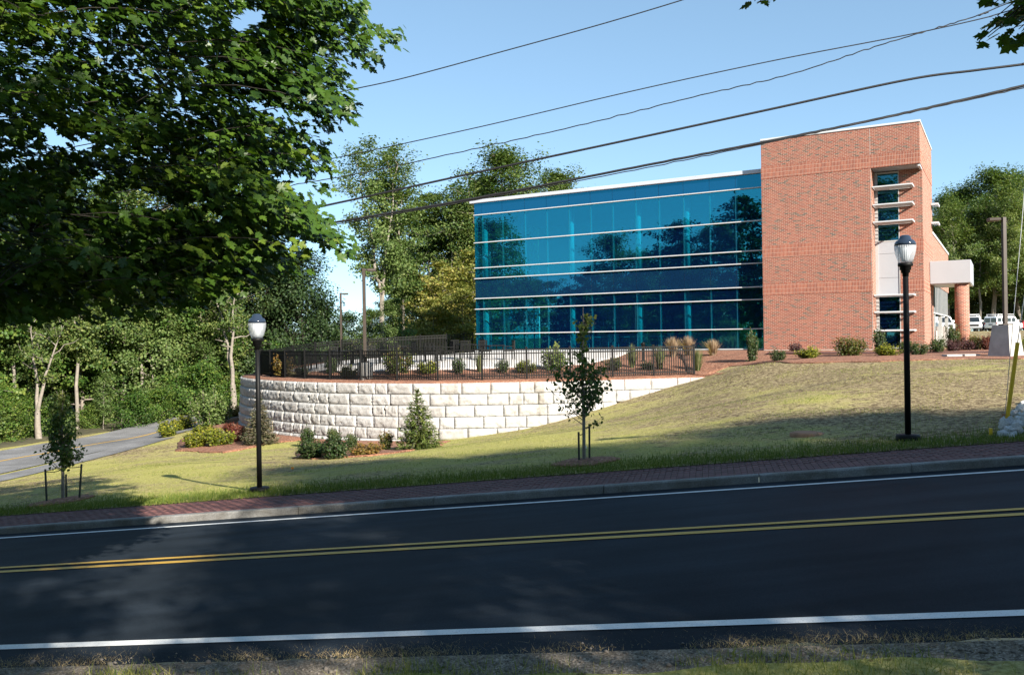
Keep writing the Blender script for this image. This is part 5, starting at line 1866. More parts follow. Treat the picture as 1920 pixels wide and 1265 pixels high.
#@@SHRUBS
# ------------------------------------------------------------------ shrubs
def shrub_proto(seed, kind, leaf, n, ls):
    """unit shrub: about 1 m wide, 1 m high; scaled when planted"""
    rng = np.random.default_rng(seed)
    stems, C, NR, DR = [], [], [], []
    tm = RHOMB
    if kind in ('round', 'spread', 'upright', 'wispy'):
        ns = {'round': 26, 'spread': 34, 'upright': 22, 'wispy': 24}[kind]
        lump = rng.normal(0, 1, (9, 3))
        for i in range(ns):
            az, t = rng.uniform(0, 6.28), math.sqrt(rng.uniform(.02, 1))
            top = {'round': .96 - .40 * t ** 2.2, 'spread': .85 - .30 * t ** 2 + rng.normal(0, .08), 'upright': 1.0 - .25 * t, 'wispy': .95 - .35 * t}[kind]
            w_ = {'round': .46, 'spread': .50, 'upright': .38, 'wispy': .48}[kind]
            tip = np.array([math.cos(az) * t * w_, math.sin(az) * t * w_, top * rng.uniform(.72, 1.05)])
            b0 = np.array([math.cos(az) * .06, math.sin(az) * .06, -.05])
            mid = b0 * .4 + tip * .6 + np.array([tip[0] * .25, tip[1] * .25, -.08])
            u = np.linspace(0, 1, 5)[:, None]
            P = (1 - u) ** 2 * b0 + 2 * u * (1 - u) * mid + u ** 2 * tip
            stems.append((P, .012 * (1 - .75 * u[:, 0])))
            m = n // ns
            for k in range(m):
                j = rng.uniform(.9, 4) if kind != 'upright' else rng.uniform(.4, 4)
                i0 = int(min(j, 3))
                q = P[i0] * (1 - (j - i0)) + P[i0 + 1] * (j - i0)
                sg = {'round': .065, 'spread': .060, 'upright': .06, 'wispy': .05}[kind]
                q = q + rng.normal(0, sg, 3)
                q[2] = max(q[2], .02)
                C.append(q)
                NR.append(np.array([q[0], q[1], .5]) + rng.normal(0, .45, 3)); DR.append(np.array([q[0], q[1], .5]) + rng.normal(0, .6, 3))
    elif kind == 'cone':
        stems.append((np.array([[0, 0, -.05], [0, 0, .5], [.005, 0, 1.02]]), np.array([.03, .018, .004])))
        tm = NEEDLE
        nw = 18
        for i in range(nw):
            f = i / (nw - 1)
            z = .03 + .93 * f
            r_ = .5 * (1 - f) ** .85 * rng.uniform(.9, 1.1) + .02
            for a in np.arange(0, 6.28, 6.28 / max(5, int(11 * (1 - f) + 4))) + rng.uniform(0, 1):
                rr_ = r_ * rng.uniform(.75, 1.12)
                tip = np.array([math.cos(a) * rr_, math.sin(a) * rr_, z - .05 * rr_ + rng.normal(0, .012) + .03 * f])
                stems.append((np.array([[0, 0, z], tip * .6 + np.array([0, 0, .4 * z]), tip]), np.array([.007, .005, .002])))
                for k in range(max(9, int(46 * rr_ / .5))):
                    t = rng.uniform(.2, 1.05)
                    q = np.array([0, 0, z]) * (1 - t) + tip * t + rng.normal(0, .012, 3)
                    C.append(q)
                    dd = tip - np.array([0, 0, z])
                    dd = dd / (np.linalg.norm(dd) + 1e-6)
                    DR.append(dd + rng.normal(0, .5, 3)); NR.append(np.array([0, 0, 1.0]) + rng.normal(0, .4, 3))
    elif kind == 'reed':
        tm = NEEDLE
    C, NR, DR = (np.array(v) for v in (C, NR, DR)) if kind != 'reed' else (None, None, None)
    if kind == 'reed':
        n_b = n
        V, F = [], []
        for i in range(n_b):
            az, lean = rng.uniform(0, 6.28), abs(rng.normal(0, .32))
            h = rng.uniform(.6, 1.05)
            w = rng.uniform(.010, .018)
            r0 = rng.uniform(0, .10)
            dx, dy = math.cos(az), math.sin(az)
            pts = [(r0 * dx + dx * lean * t ** 1.6 * .7, r0 * dy + dy * lean * t ** 1.6 * .7, h * (t - .25 * lean * t * t)) for t in (0, .5, 1)]
            sx, sy = -dy * w, dx * w
            b = len(V)
            V += [(pts[0][0] - sx, pts[0][1] - sy, pts[0][2]), (pts[0][0] + sx, pts[0][1] + sy, pts[0][2]), (pts[1][0] - sx * .8, pts[1][1] - sy * .8, pts[1][2]), (pts[1][0] + sx * .8, pts[1][1] + sy * .8, pts[1][2]), pts[2]]
            F += [(b, b + 1, b + 3), (b, b + 3, b + 2), (b + 2, b + 3, b + 4)]
        me = np_mesh('foliage', np.array(V), [np.array(F)], LEAF[leaf], False, np.repeat(rng.random(n_b), 3))
        return None, me
    st = tubes_mesh('stem', stems, M['bark_grey'], 5)
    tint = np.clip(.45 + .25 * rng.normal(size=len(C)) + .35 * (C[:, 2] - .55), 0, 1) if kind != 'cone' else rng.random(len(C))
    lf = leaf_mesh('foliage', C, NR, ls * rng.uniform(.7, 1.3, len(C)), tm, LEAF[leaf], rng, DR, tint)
    return st, lf


SP = {}
def sproto(kind, leaf, n=1500, ls=.075, v=0):
    k = (kind, leaf, n, ls, v)
    if k not in SP: SP[k] = shrub_proto(hash((kind, leaf, n, v)) % 9999 if False else (len(SP) + 31), kind, leaf, n, ls)
    return SP[k]


def shrub(px, py, wpx, hpx, kind, leaf, label, name='shrub', D=None, n=1500, ls=.075, cat='shrub', group=None, lower=False, v=0):
    """plant a shrub whose foot shows at a photo pixel, with the width and height it has there"""
    p = hit(px, py, lower) if D is None else gp(px, py, D)
    k = p.y / FPX
    st, lf = sproto(kind, leaf, n, ls, v)
    w_, h_ = wpx * k * 1.16, hpx * k * 1.12
    o = empty(name, (p.x, p.y, p.z - .02), random.uniform(0, 6.28), label, cat, group, (w_, w_, h_))
    if st: link('stem', st, o)
    link('foliage', lf, o)
    return o


GF = 'shrubs along the foot of the brick tower'
shrub(1411, 676, 28, 56, 'upright', 'shrub', 'tall narrow evergreen shrub where the glass wall meets the brick tower', D=37.5, group=GF, n=1900)
shrub(1459, 677, 27, 25, 'round', 'shrub', 'small dark green shrub second from the left along the tower bed', D=35.5, group=GF)
shrub(1491, 662, 24, 22, 'wispy', 'purple', 'small wispy purple shrub close to the tower wall', D=40.5, group=GF, n=900)
shrub(1517, 678, 40, 24, 'spread', 'shrub_yellow', 'low yellow-green shrub left of the large reddening one', D=35, group=GF, n=2200)
shrub(1593, 675, 57, 40, 'round', 'shrub_mix', 'large round shrub turning orange in the middle of the tower bed', D=35.5, group=GF, n=2400, ls=.06)
shrub(1650, 664, 28, 44, 'upright', 'dark', 'tall dark shrub in front of the lowest pane of the tall window', D=38.5, group=GF)
shrub(1666, 674, 46, 24, 'spread', 'shrub_yellow', 'low yellow-green shrub below the tall window', D=34, group=GF, n=2200)
shrub(1697, 668, 26, 28, 'round', 'shrub', 'green shrub just behind the right street lamp pole', D=36.5, group=GF)
shrub(1722, 674, 36, 26, 'round', 'shrub', 'leafy green shrub just right of the right street lamp pole', D=34, group=GF)
shrub(1757, 668, 30, 32, 'round', 'shrub', 'round green shrub at the right corner of the brick tower', D=36, group=GF)
shrub(1787, 655, 26, 48, 'upright', 'shrub', 'tall pointed shrub in front of the round brick column', D=39, group=GF)
shrub(1788, 660, 30, 26, 'wispy', 'purple', 'dark purple shrub at the foot of the pointed shrub', D=37.5, n=1300)
shrub(1808, 658, 36, 26, 'wispy', 'purple', 'pinkish purple shrub below the round brick column', D=38.5, n=1400, v=1)
shrub(1830, 656, 32, 28, 'round', 'shrub_mix', 'green and red shrub right of the brick column', D=39, v=1)
shrub(1852, 657, 32, 30, 'wispy', 'shrub_red', 'reddish shrub beside the tapered concrete lamp base', D=38.5, n=1500)
shrub(1913, 668, 34, 36, 'spread', 'shrub_yellow', 'bright yellow-green shrub right of the tapered concrete lamp base', D=33, n=2200)
shrub(1914, 650, 34, 26, 'wispy', 'shrub_mix', 'tall greenish shrub at the right edge behind the yellow-green one', D=37, n=1300, v=2)
GT = 'shrubs behind the picket fence'
for a in [
 (530, 692, 36, 42, 'round', 'shrub_orange', 'large orange and yellow shrub at the left end behind the picket fence', 41.5),
 (566, 694, 24, 18, 'round', 'dark', 'small dark shrub left behind the fence near the grass patch', 40.5),
 (622, 692, 26, 30, 'round', 'shrub', 'green shrub behind the fence left of the round lamp base', 39.8),
 (653, 701, 30, 26, 'spread', 'shrub_yellow', 'yellow-green shrub directly left of the round concrete lamp base', 38.2),
 (745, 702, 52, 46, 'round', 'shrub_mix', 'biggest reddening shrub behind the fence, right of the round lamp base', 38.0),
 (801, 700, 40, 26, 'spread', 'shrub_yellow', 'low yellow-green shrub right of the biggest shrub behind the fence', 37.8),
 (860, 696, 27, 28, 'round', 'shrub', 'dark green shrub behind the fence below the left edge of the glass', 37.6),
 (942, 694, 26, 24, 'round', 'shrub', 'dark green shrub behind the fence right of a pale grass clump', 37.6),
 (985, 697, 34, 26, 'spread', 'shrub_yellow', 'golden green shrub behind the fence left of the tall light leafy shrub', 37.4),
 (1041, 694, 48, 46, 'round', 'shrub_light', 'tall light green leafy shrub behind the fence beside the centre sapling', 38.0),
 (1150, 690, 30, 26, 'round', 'shrub', 'dark shrub behind the fence just right of the centre sapling', 38.2),
 (1215, 688, 24, 18, 'round', 'dark', 'small dark shrub behind the fence at the foot of the bollard light', 38.4),
]:
    shrub(a[0], a[1], a[2], a[3], a[4], a[5], a[6], D=a[7], group=GT, n=2000 if a[4] != 'round' else 1600)
for a in [
 (899, 695, 20, 34, 'reed', 'reed', 'pale upright grass clump behind the fence near the patio chairs', 37.8),
 (1185, 681, 26, 42, 'reed', 'reed', 'upright grass clump left of the bollard light', 39.0),
 (1237, 684, 30, 42, 'reed', 'reed', 'upright grass clump right of the bollard light', 38.6),
 (1308, 678, 26, 42, 'reed', 'reed', 'upright grass clump at the right end of the fence', 38.0),
 (1262, 660, 34, 36, 'reed', 'plume', 'pinkish plumed grass behind the fence, left of its twin', 42.5),
 (1290, 659, 34, 36, 'reed', 'plume', 'pinkish plumed grass behind the fence, right of its twin', 42.5),
 (1337, 657, 34, 30, 'reed', 'plume', 'straw coloured arching grass right of the end of the fence', 41.5),
]:
    shrub(a[0], a[1], a[2] * 1.25, a[3], a[4], a[5], a[6], 'ornamental_grass', D=a[7], cat='grass clump', group='ornamental grasses on the terrace', n=420)
# lower beds
GL = 'shrubs in the bed left of the block wall'
for a in [
 (317, 818, 42, 32, 'spread', 'shrub_yellow', 'yellow-green shrub nearest the side road'),
 (347, 806, 40, 30, 'spread', 'shrub_yellow', 'yellow-green shrub second from the side road'),
 (388, 818, 48, 24, 'spread', 'shrub_yellow', 'yellow-green shrub behind a pair of lower ones'),
 (364, 840, 48, 34, 'spread', 'shrub_yellow', 'front yellow-green shrub at the tip of the left mulch bed'),
 (409, 836, 50, 36, 'spread', 'shrub_yellow', 'front yellow-green shrub right of its twin in the left mulch bed'),
 (434, 812, 34, 22, 'wispy', 'shrub_red', 'low dusky red shrub behind the yellow-green ones'),
 (452, 828, 34, 32, 'wispy', 'shrub_red', 'rust red shrub just left of the browning spruce'),
 (442, 782, 30, 26, 'spread', 'shrub_orange', 'orange and yellow shrub at the foot of the block wall end'),
]:
    shrub(*a, group=GL, n=2300, lower=True)
shrub(393, 800, 74, 74, 'wispy', 'olive', 'tall loose green bush beyond the yellow-green shrubs', lower=True, n=3600, ls=.05)
shrub(487, 834, 58, 84, 'cone', 'spruce_brown', 'browning young spruce partly behind the left street lamp pole', 'spruce', lower=True, n=10, ls=.085, cat='conifer')
shrub(785, 843, 74, 100, 'cone', 'spruce', 'bright green young spruce standing alone against the block wall', 'spruce', lower=True, n=10, ls=.085, cat='conifer')
GB = 'shrubs in the bed before the block wall'
for a in [
 (577, 838, 30, 36, 'upright', 'shrub', 'small upright shrub at the left end of the front bed'),
 (626, 836, 30, 34, 'upright', 'shrub', 'small upright shrub behind the dark pair in the front bed'),
 (661, 842, 28, 30, 'upright', 'shrub', 'small upright shrub behind the orange one'),
 (582, 860, 54, 38, 'round', 'shrub', 'dark green mounded shrub, left one of the pair in the front bed'),
 (631, 860, 52, 44, 'round', 'shrub', 'dark green mounded shrub, right one of the pair in the front bed'),
 (686, 854, 54, 28, 'spread', 'shrub_orange', 'low orange shrub in the front bed'),
 (724, 845, 30, 36, 'upright', 'shrub_mix', 'small upright reddish green shrub between the orange shrub and the spruce'),
]:
    shrub(*a, group=GB, n=2200, lower=True)

# wooden markers beside the spruces
for px, y0, y1, lb in ((511, 831, 789, 'thin grey wooden marker stake right of the browning spruce'), (391, 798, 760, 'thin grey wooden marker stake inside the loose green bush'), (412, 762, 745, 'thin grey stake behind the loose green bush')):
    p = hit(px, y0, True)
    h = (y0 - y1) * p.y / FPX
    o = tag(MB().tube([(0, 0, -.1), (.01, 0, h)], .022, 6).build('marker_stake', M['wood_stake']), lb, 'stake', 'wooden marker stakes')
    o.location = p

# ------------------------------------------------------------------ staked saplings
def sapling(px, py, H, blobs, nleaf, stakes, label, seed, ring=.75):
    p = hit(px, py)
    rng = np.random.default_rng(seed)
    o = empty('sapling', p, 0, label, 'young tree')
    P = np.array([[0, 0, -.1], [.01, 0, H * .3], [-.01, .01, H * .55], [.02, 0, H * .8], [.03, 0, H]])
    tubes = [(P, np.array([.038, .034, .026, .014, .005]))]
    C = []
    for (z, dx, rx, rz, wgt, nb) in blobs:
        for k in range(nb):
            zz = z + rng.normal(0, rz * .45)
            a = rng.uniform(0, 6.28)
            rr_ = rx * rng.uniform(.5, 1.05)
            tip = np.array([dx + math.cos(a) * rr_, math.sin(a) * rr_, zz + rx * .2])
            z0 = max(H * .22, zz - rr_ * .75)
            b0 = np.array([np.interp(z0, P[:, 2], P[:, 0]), 0, z0])
            u = np.linspace(0, 1, 4)[:, None]
            Q = b0 + (tip - b0) * u + np.array([0, 0, -.1]) * u * (1 - u)
            tubes.append((Q, np.array([.010, .008, .005, .003])))
            for j in range(int(wgt * 2.4)):
                t = rng.uniform(.3, 1.05)
                C.append(b0 + (tip - b0) * t + rng.normal(0, .05, 3))
    C = np.array(C)
    link('trunk', tubes_mesh('trunk', tubes, M['bark_grey'], 6), o)
    n = len(C)
    NR = np.column_stack([C[:, 0] * 1.2, C[:, 1] * 1.2, np.full(n, .35)]) + rng.normal(0, .5, (n, 3))
    DR = np.column_stack([C[:, 0], C[:, 1], np.full(n, -.8)]) + rng.normal(0, .4, (n, 3))
    tint = np.clip(.25 + .2 * rng.normal(size=n) + .55 * np.clip((C[:, 2] - H * .62) / (H * .4), 0, 1), 0, 1)  # upper leaves tinted yellower: sunlight on the crown top put into leaf colour
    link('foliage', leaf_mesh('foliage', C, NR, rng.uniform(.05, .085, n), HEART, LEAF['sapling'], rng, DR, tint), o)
    # stakes and straps stand on their own in the ground: one tree guard per stake
    for (dx, dy, h, lean, lb) in stakes:
        s_ = empty('tree_stake', (p.x + dx, p.y + dy, ground(p.x + dx, p.y + dy)), 0, lb, 'tree stake', 'stakes holding the young trees')
        MB().tube([(0, 0, -.2), (lean, 0, h)], .022, 6).build('stake', M['stake'], s_)
        MB().tube([(lean * .9, 0, h * .92), (lean * .5 - dx * .5, -dy * .5, h * .90), (-dx, -dy, h * .93 + .02)], .009, 5).build('strap', M['strap'], s_)
    return p
pc = sapling(1095, 868, 3.05, [(1.15, -.05, .42, .30, 7, 10), (1.45, -.05, .66, .30, 8, 20), (1.75, 0, .54, .35, 8, 20), (2.05, .02, .22, .3, 7, 9), (2.45, .03, .13, .25, 6, 8), (2.75, .05, .16, .22, 6, 8)], 0,
        [(-.10, -.05, .62, 0.0, 'left-hand stake of the centre sapling'), (.11, .05, .74, .01, 'right-hand stake of the centre sapling')], 'slim staked sapling in front of the block wall, its tip rising across the glass', 4)
pl = sapling(118, 940, 2.55, [(1.05, .0, .46, .22, 9, 16), (1.35, 0, .42, .3, 10, 20), (1.7, -.02, .34, .3, 10, 18), (2.1, -.05, .26, .3, 9, 14), (2.4, -.05, .15, .2, 8, 8)], 0,
        [(-.31, -.10, .78, -.03, 'left-hand stake of the sapling by the side road'), (.36, .0, .82, .08, 'leaning right-hand stake of the sapling by the side road'), (-.05, .25, .60, 0.0, 'middle stake hugging the trunk of the sapling by the side road')], 'bushy staked sapling at the left end of the lawn near the side road', 9)
for p, r_, sd in ((pc, .62, 3), (pl, .70, 8)):
    poly = [(p.x + math.cos(a) * r_ * 1.0, p.y + math.sin(a) * r_ * 1.2) for a in np.linspace(0, 6.28, 15)[:-1]]
    poly_sheet('mulch_ring', rough_poly(poly, .04, .2, sd), lambda x, y, p=p: zlawn(x, y) + .06 * np.clip(1 - np.hypot(x - p.x, y - p.y) / .7, 0, 1), M['mulch'], .2, .03)

# ------------------------------------------------------------------ patio furniture
def table_mesh():
    t = MB().cbox(-.45, .45, -.45, .45, .70, .74, .01)
    legs = [MB().tube([(sx * .40, sy * .40, 0), (sx * .36, sy * .36, .70)], .022, 6) for sx, sy in ((-1, -1), (1, -1), (1, 1), (-1, 1))]
    return t.mesh('table_top', M['black_metal']), [l.mesh('leg', M['black_metal']) for l in legs]
TT, TL = table_mesh()
BR = MB()
for xa in (-.25, .225): BR.box(xa, xa + .025, .215, .25, .44, .95)
for k in range(8): BR.box(-.205 + k * .055, -.18 + k * .055, .225, .24, .47, .92)
BR.box(-.224, .224, .215, .25, .915, .95)
CH = [('seat', MB().cbox(-.25, .25, -.24, .24, .41, .45, .01).mesh('seat', M['black_metal'])),
      ('backrest', BR.mesh('backrest', M['black_metal']))]
for sx in (-1, 1):
    CH.append(('arm', MB().cbox(sx * .25 - .02, sx * .25 + .02, -.2, .24, .64, .67, .005).mesh('arm', M['black_metal'])))
    for sy in (-1, 1):
        CH.append(('leg', MB().tube([(sx * .26, sy * .24, 0), (sx * .24, sy * .22, .62 if sy < 0 else .45)], .018, 6).mesh('leg', M['black_metal'])))
fr2 = random.Random(3)
tabs = [(598, 42.2, 'leftmost patio table, beside the grass patch'), (640, 44.0, 'patio table seen behind the yellow-green shrub'), (690, 42.6, 'patio table just behind the tall bronze light pole'),
        (745, 45.5, 'patio table behind the biggest reddening shrub'), (812, 42.8, 'patio table behind the low yellow-green shrub right of the biggest shrub'), (872, 44.5, 'patio table below the left edge of the glass wall'), (925, 42.4, 'rightmost patio table, in front of the glass wall')]
for px, D, lb in tabs:
    p = gp(px, 680, D)
    p.z += .035
    o = empty('patio_table', p, fr2.uniform(0, .8), 'black square ' + lb, 'table', 'black patio tables')
    link('table_top', TT, o)
    for l in TL: link('leg', l, o)
    for k in range(3 if px not in (640, 925) else 2):
        a = fr2.uniform(-.4, .4) + k * 2.1 + .4
        q = Vector((p.x + math.cos(a) * .80, p.y + math.sin(a) * .80, 0))
        q.z = ground(q.x, q.y) + .035
        c = empty('patio_chair', q, a - math.pi / 2, 'black armchair, ' + ['near', 'left', 'right'][0 if math.sin(a) < -.4 else (1 if math.cos(a) < 0 else 2)] + ' side of ' + lb.split(',')[0].replace('patio table', 'table').replace('just ', '').replace('seen ', '').replace(' right of the biggest shrub', ''), 'chair', 'black patio chairs')
        for nm, me in CH: link(nm, me, c)

# ------------------------------------------------------------------ parked vehicles
def van(px, py, D, yaw, label, kind='van', paint_='van_paint', rack=True, name='parked_van'):
    p = gp(px, py, D)
    o = empty(name, p, yaw, label, 'van' if kind == 'van' else 'car', 'parked vehicles behind the building')
    b = MB()
    if kind == 'van':
        prof = [(-2.75, .42), (2.55, .42), (2.72, .62), (2.70, 1.02), (1.85, 1.22), (1.15, 1.98), (.9, 2.06), (-2.6, 2.06), (-2.75, 1.9)]
        wd = .98
    else:
        prof = [(-2.2, .35), (2.15, .35), (2.3, .6), (2.2, .85), (1.1, .98), (.4, 1.42), (-1.2, 1.45), (-2.0, 1.05), (-2.25, .95)]
        wd = .86
    b.prism(prof, -wd, wd)
    bo = b.mesh('body', M[paint_])
    bm = bmesh.new(); bm.from_mesh(bo); bmesh.ops.bevel(bm, geom=bm.edges[:], offset=.06, segments=2, affect='EDGES'); bm.to_mesh(bo); bm.free()
    bo.materials[0] = M[paint_]
    link('body', bo, o)
    g = M['dark_glass']
    if kind == 'van':
        MB().add([(1.80, -.82, 1.27), (1.80, .82, 1.27), (1.22, .74, 1.93), (1.22, -.74, 1.93), (1.83, -.82, 1.28), (1.83, .82, 1.28), (1.25, .74, 1.94), (1.25, -.74, 1.94)], [(0, 1, 2, 3), (4, 7, 6, 5), (0, 4, 5, 1), (1, 5, 6, 2), (2, 6, 7, 3), (3, 7, 4, 0)]).build('windscreen', g, o)
        for sy in (-1, 1):
            for xa, xb in ((.35, 1.1), (-.75, .2), (-1.75, -.85), (-2.6, -1.85)):
                MB().box(xa, xb, sy * .975 - .012, sy * .975 + .012, 1.27, 1.82).build('side_window', g, o)
            MB().box(-2.77, -2.745, sy * .46 - .38, sy * .46 + .38, 1.2, 1.82).build('rear_window', g, o)
            MB().cbox(-2.78, -2.75, sy * .88 - .07, sy * .88 + .07, .95, 1.2, .005).build('tail_light', M['tail'], o)
            MB().cbox(2.66, 2.74, sy * .74 - .14, sy * .74 + .14, .72, .98, .02).build('headlight', M['lamp_light'], o)
            MB().cbox(1.45, 1.55, sy * 1.12 - .12, sy * 1.12 + .12, 1.3, 1.55, .03).build('mirror', M[paint_], o)
        MB().cbox(2.69, 2.735, -.56, .56, .70, 1.0, .01).build('grille', M['rubber'], o)
        MB().box(-2.79, -2.755, -.28, .28, .82, .98).build('licence_plate', M['plate'], o)
        MB().cbox(2.62, 2.82, -.95, .95, .42, .60, .03).build('bumper', M['chrome'], o)
        if rack:
            r = MB()
            for x in (-2.3, -.6, .9):
                r.tube([(x, -.85, 2.05), (x, -.85, 2.32), (x, .85, 2.32), (x, .85, 2.05)], .035, 6)
            for sy in (-1, 1): r.tube([(-2.4, sy * .85, 2.32), (1.0, sy * .85, 2.32)], .03, 6)
            r.build('roof_rack', M[paint_], o)
        wx = (-1.75, 1.8)
        wr = .36
    else:
        MB().add([(1.05, -.72, 1.02), (1.05, .72, 1.02), (.45, .62, 1.38), (.45, -.62, 1.38), (1.08, -.72, 1.03), (1.08, .72, 1.03), (.48, .62, 1.39), (.48, -.62, 1.39)], [(0, 1, 2, 3), (4, 7, 6, 5), (0, 4, 5, 1), (1, 5, 6, 2), (2, 6, 7, 3), (3, 7, 4, 0)]).build('windscreen', g, o)
        for sy in (-1, 1):
            for xa, xb in ((-.3, .4), (-1.2, -.4)):
                MB().box(xa, xb, sy * .85 - .012, sy * .85 + .012, 1.02, 1.34).build('side_window', g, o)
            MB().cbox(2.15, 2.28, sy * .62 - .14, sy * .62 + .14, .62, .78, .02).build('headlight', M['lamp_light'], o)
        wx = (-1.35, 1.4)
        wr = .32
    for x in wx:
        for sy in (-1, 1):
            R = Matrix.Translation((x, sy * (wd - .10), wr)) @ Matrix.Rotation(math.pi / 2, 4, 'X')
            w_ = MB().lathe([(wr * .62, -.12), (wr * .96, -.125), (wr, -.08), (wr, .08), (wr * .96, .125), (wr * .62, .12)], 18, M=R).build('wheel', M['rubber'], o, True)
            MB().lathe([(.02, -.128), (wr * .58, -.115), (wr * .58, .115), (.02, .128)], 14, M=R).build('rim', M['chrome'], w_, True)
    return o
van(1822, 620, 118, math.radians(-112), 'white van facing the viewer, half hidden by the round brick column')
van(1882, 620, 122, math.radians(25), 'white van seen from behind its corner, with a roof rack, right of the light pole')
van(1762, 622, 112, math.radians(-95), 'white van seen through the gap under the entrance canopy', rack=False)
van(1917, 618, 124, math.radians(200), 'red car cut off by the right edge of the picture', 'car', 'red_paint', name='parked_car')
van(1844, 618, 126, math.radians(-100), 'dark plum car parked between the two white vans', 'car', 'plum_paint', name='parked_car')
# board fence seen under the canopy
a0, a1 = gp(1741, 660, 52.5), gp(1777, 655, 57)
bf = empty('board_fence', a0, math.atan2(a1.y - a0.y, a1.x - a0.x), 'grey weathered board fence seen under the entrance canopy', 'fence')
Lf = (a1 - a0).length
bme = MB().cbox(-.085, .085, -.012, .012, -.2, 1.28, .004).mesh('board', M['board'])
for k in range(int(Lf / .18)):
    link('board', bme, bf, (.09 + k * .18, random.uniform(-.004, .004), (a1.z - a0.z) * k * .18 / Lf + random.uniform(-.01, .01)))
MB().box(0, Lf, .014, .06, .95, 1.03).build('rail', M['board'], bf)

# ------------------------------------------------------------------ overhead wires (they run above the far side of the road)
def on_q(px, py, q):
    r = ray(px, py)
    D = q / (-r[0] * RY + RX)
    return Vector((r[0] * D, D, r[2] * D))
def wire(pts, q, rad, label, wob=0.0, n=6):
    P = [on_q(px, py, q) for px, py in pts]
    d0, d1 = P[0] - P[1], P[-1] - P[-2]
    P = [P[0] + d0 * 1.6] + P + [P[-1] + d1 * .5 + Vector((0, 0, .05))]
    dd = (P[-1] - P[-3]).normalized()
    P += [P[-1] + dd * 6 + Vector((0, 0, .25)), P[-1] + dd * 16 + Vector((0, 0, .5)), P[-1] + dd * 34 + Vector((0, 0, -.6))]
    dl = (P[0] - P[2]).normalized()
    P = [P[0] + dl * 30 + Vector((0, 0, 2.2)), P[0] + dl * 12 + Vector((0, 0, .5))] + P
    C = catmull([tuple(p) for p in P], 14)
    if wob:
        k = np.arange(len(C))
        C[:, 2] += wob * np.sin(k * 2.3) * (.6 + .4 * np.sin(k * .37))
        C[:, 1] += wob * np.cos(k * 1.1)
    o = tag(MB().tube(C, rad, n).build('overhead_wire', M['wire'], None, True), label, 'wire', 'overhead wires')
    return o
wire([(560, 190), (640, 172), (760, 146), (960, 92), (1130, 45), (1290, -3)], 16.8, .011, 'highest overhead wire, running up to the top edge of the picture')
wire([(560, 308), (640, 294), (900, 238), (1190, 170), (1450, 114), (1700, 66), (1850, 33)], 16.6, .010, 'taut thin wire, upper one of the two that meet at upper right')
wire([(560, 345), (680, 324), (900, 277), (1100, 232), (1300, 182), (1480, 140), (1640, 88), (1760, 52), (1850, 24)], 16.4, .010, 'thin twisted wire, lower one of the two that meet at upper right', .012)
wire([(520, 404), (640, 379), (900, 322), (1190, 260), (1440, 206), (1700, 150), (1830, 132), (1930, 119)], 16.6, .022, 'thick black cable, second from the bottom')
wire([(520, 436), (640, 415), (890, 372), (1190, 314), (1425, 268), (1600, 233), (1750, 200), (1930, 158)], 16.5, .024, 'lowest thick black cable, crossing the top of the brick tower', .004)
wire([(520, 441), (640, 419), (890, 375), (1190, 319), (1425, 271), (1600, 234), (1750, 202), (1930, 162)], 16.46, .010, 'thin wire lashed along the lowest thick cable', .010)

# guy wire with its yellow guard, and the rock pile at its foot
pg_ = hit(1886, 792)
top_ = at(1908, 642, pg_.y - .15)
gd = empty('guy_anchor', pg_, 0, 'yellow guy wire guard leaning above the white rocks', 'guy wire')
d_ = top_ - pg_
MB().tube([Vector((.02, 0, .02)), d_], .036, 10).build('yellow_guard', M['yellow_guard'], gd)
MB().tube([Vector((-.03, 0, -.3)), d_ * .03, d_ * 1.02, d_ * 9.0], .008, 5).build('guy_strand', M['steel'], gd)
q_ = at(1915, 430, pg_.y - .1) - pg_
MB().tube([Vector((-.06, 0, -.3)), q_, q_ * 4.2], .006, 5).build('guy_strand', M['steel'], gd)
MB().tube([Vector((-.10, -.05, -.3)), Vector((-.05, -.02, .16))], .03, 6).build('anchor_rod', M['iron'], gd)
rp = empty('rock_pile', hit(1905, 810), 0, 'pile of broken white rocks at the right edge of the lawn', 'rocks')
rkm = []
for k in range(6):
    bm = bmesh.new()
    bmesh.ops.create_icosphere(bm, subdivisions=1, radius=1)
    r9 = random.Random(k + 40)
    for v in bm.verts:
        v.co *= r9.uniform(.65, 1.15)
        v.co.z *= .7
    me = bpy.data.meshes.new('rock'); bm.to_mesh(me); bm.free()
    me.materials.append(M['rock'])
    rkm.append(me)
base_ = rp.location.copy()
rpoly = [(1868, 822), (1880, 800), (1895, 780), (1905, 762), (1925, 752), (1990, 760), (1990, 822)]
n_r = 0
while n_r < 150:
    a, b = random.uniform(1864, 1985), random.uniform(752, 822)
    if not inside(np.array([a]), np.array([b]), rpoly)[0]: continue
    p = hit(a, b)
    s_ = random.uniform(.055, .125)
    link('rock', random.choice(rkm), rp, Vector(p) - base_ + Vector((0, 0, s_ * random.uniform(.1, .9))), (random.uniform(0, 6), random.uniform(0, 6), random.uniform(0, 6)), (s_ * random.uniform(.8, 1.4), s_, s_))
    n_r += 1
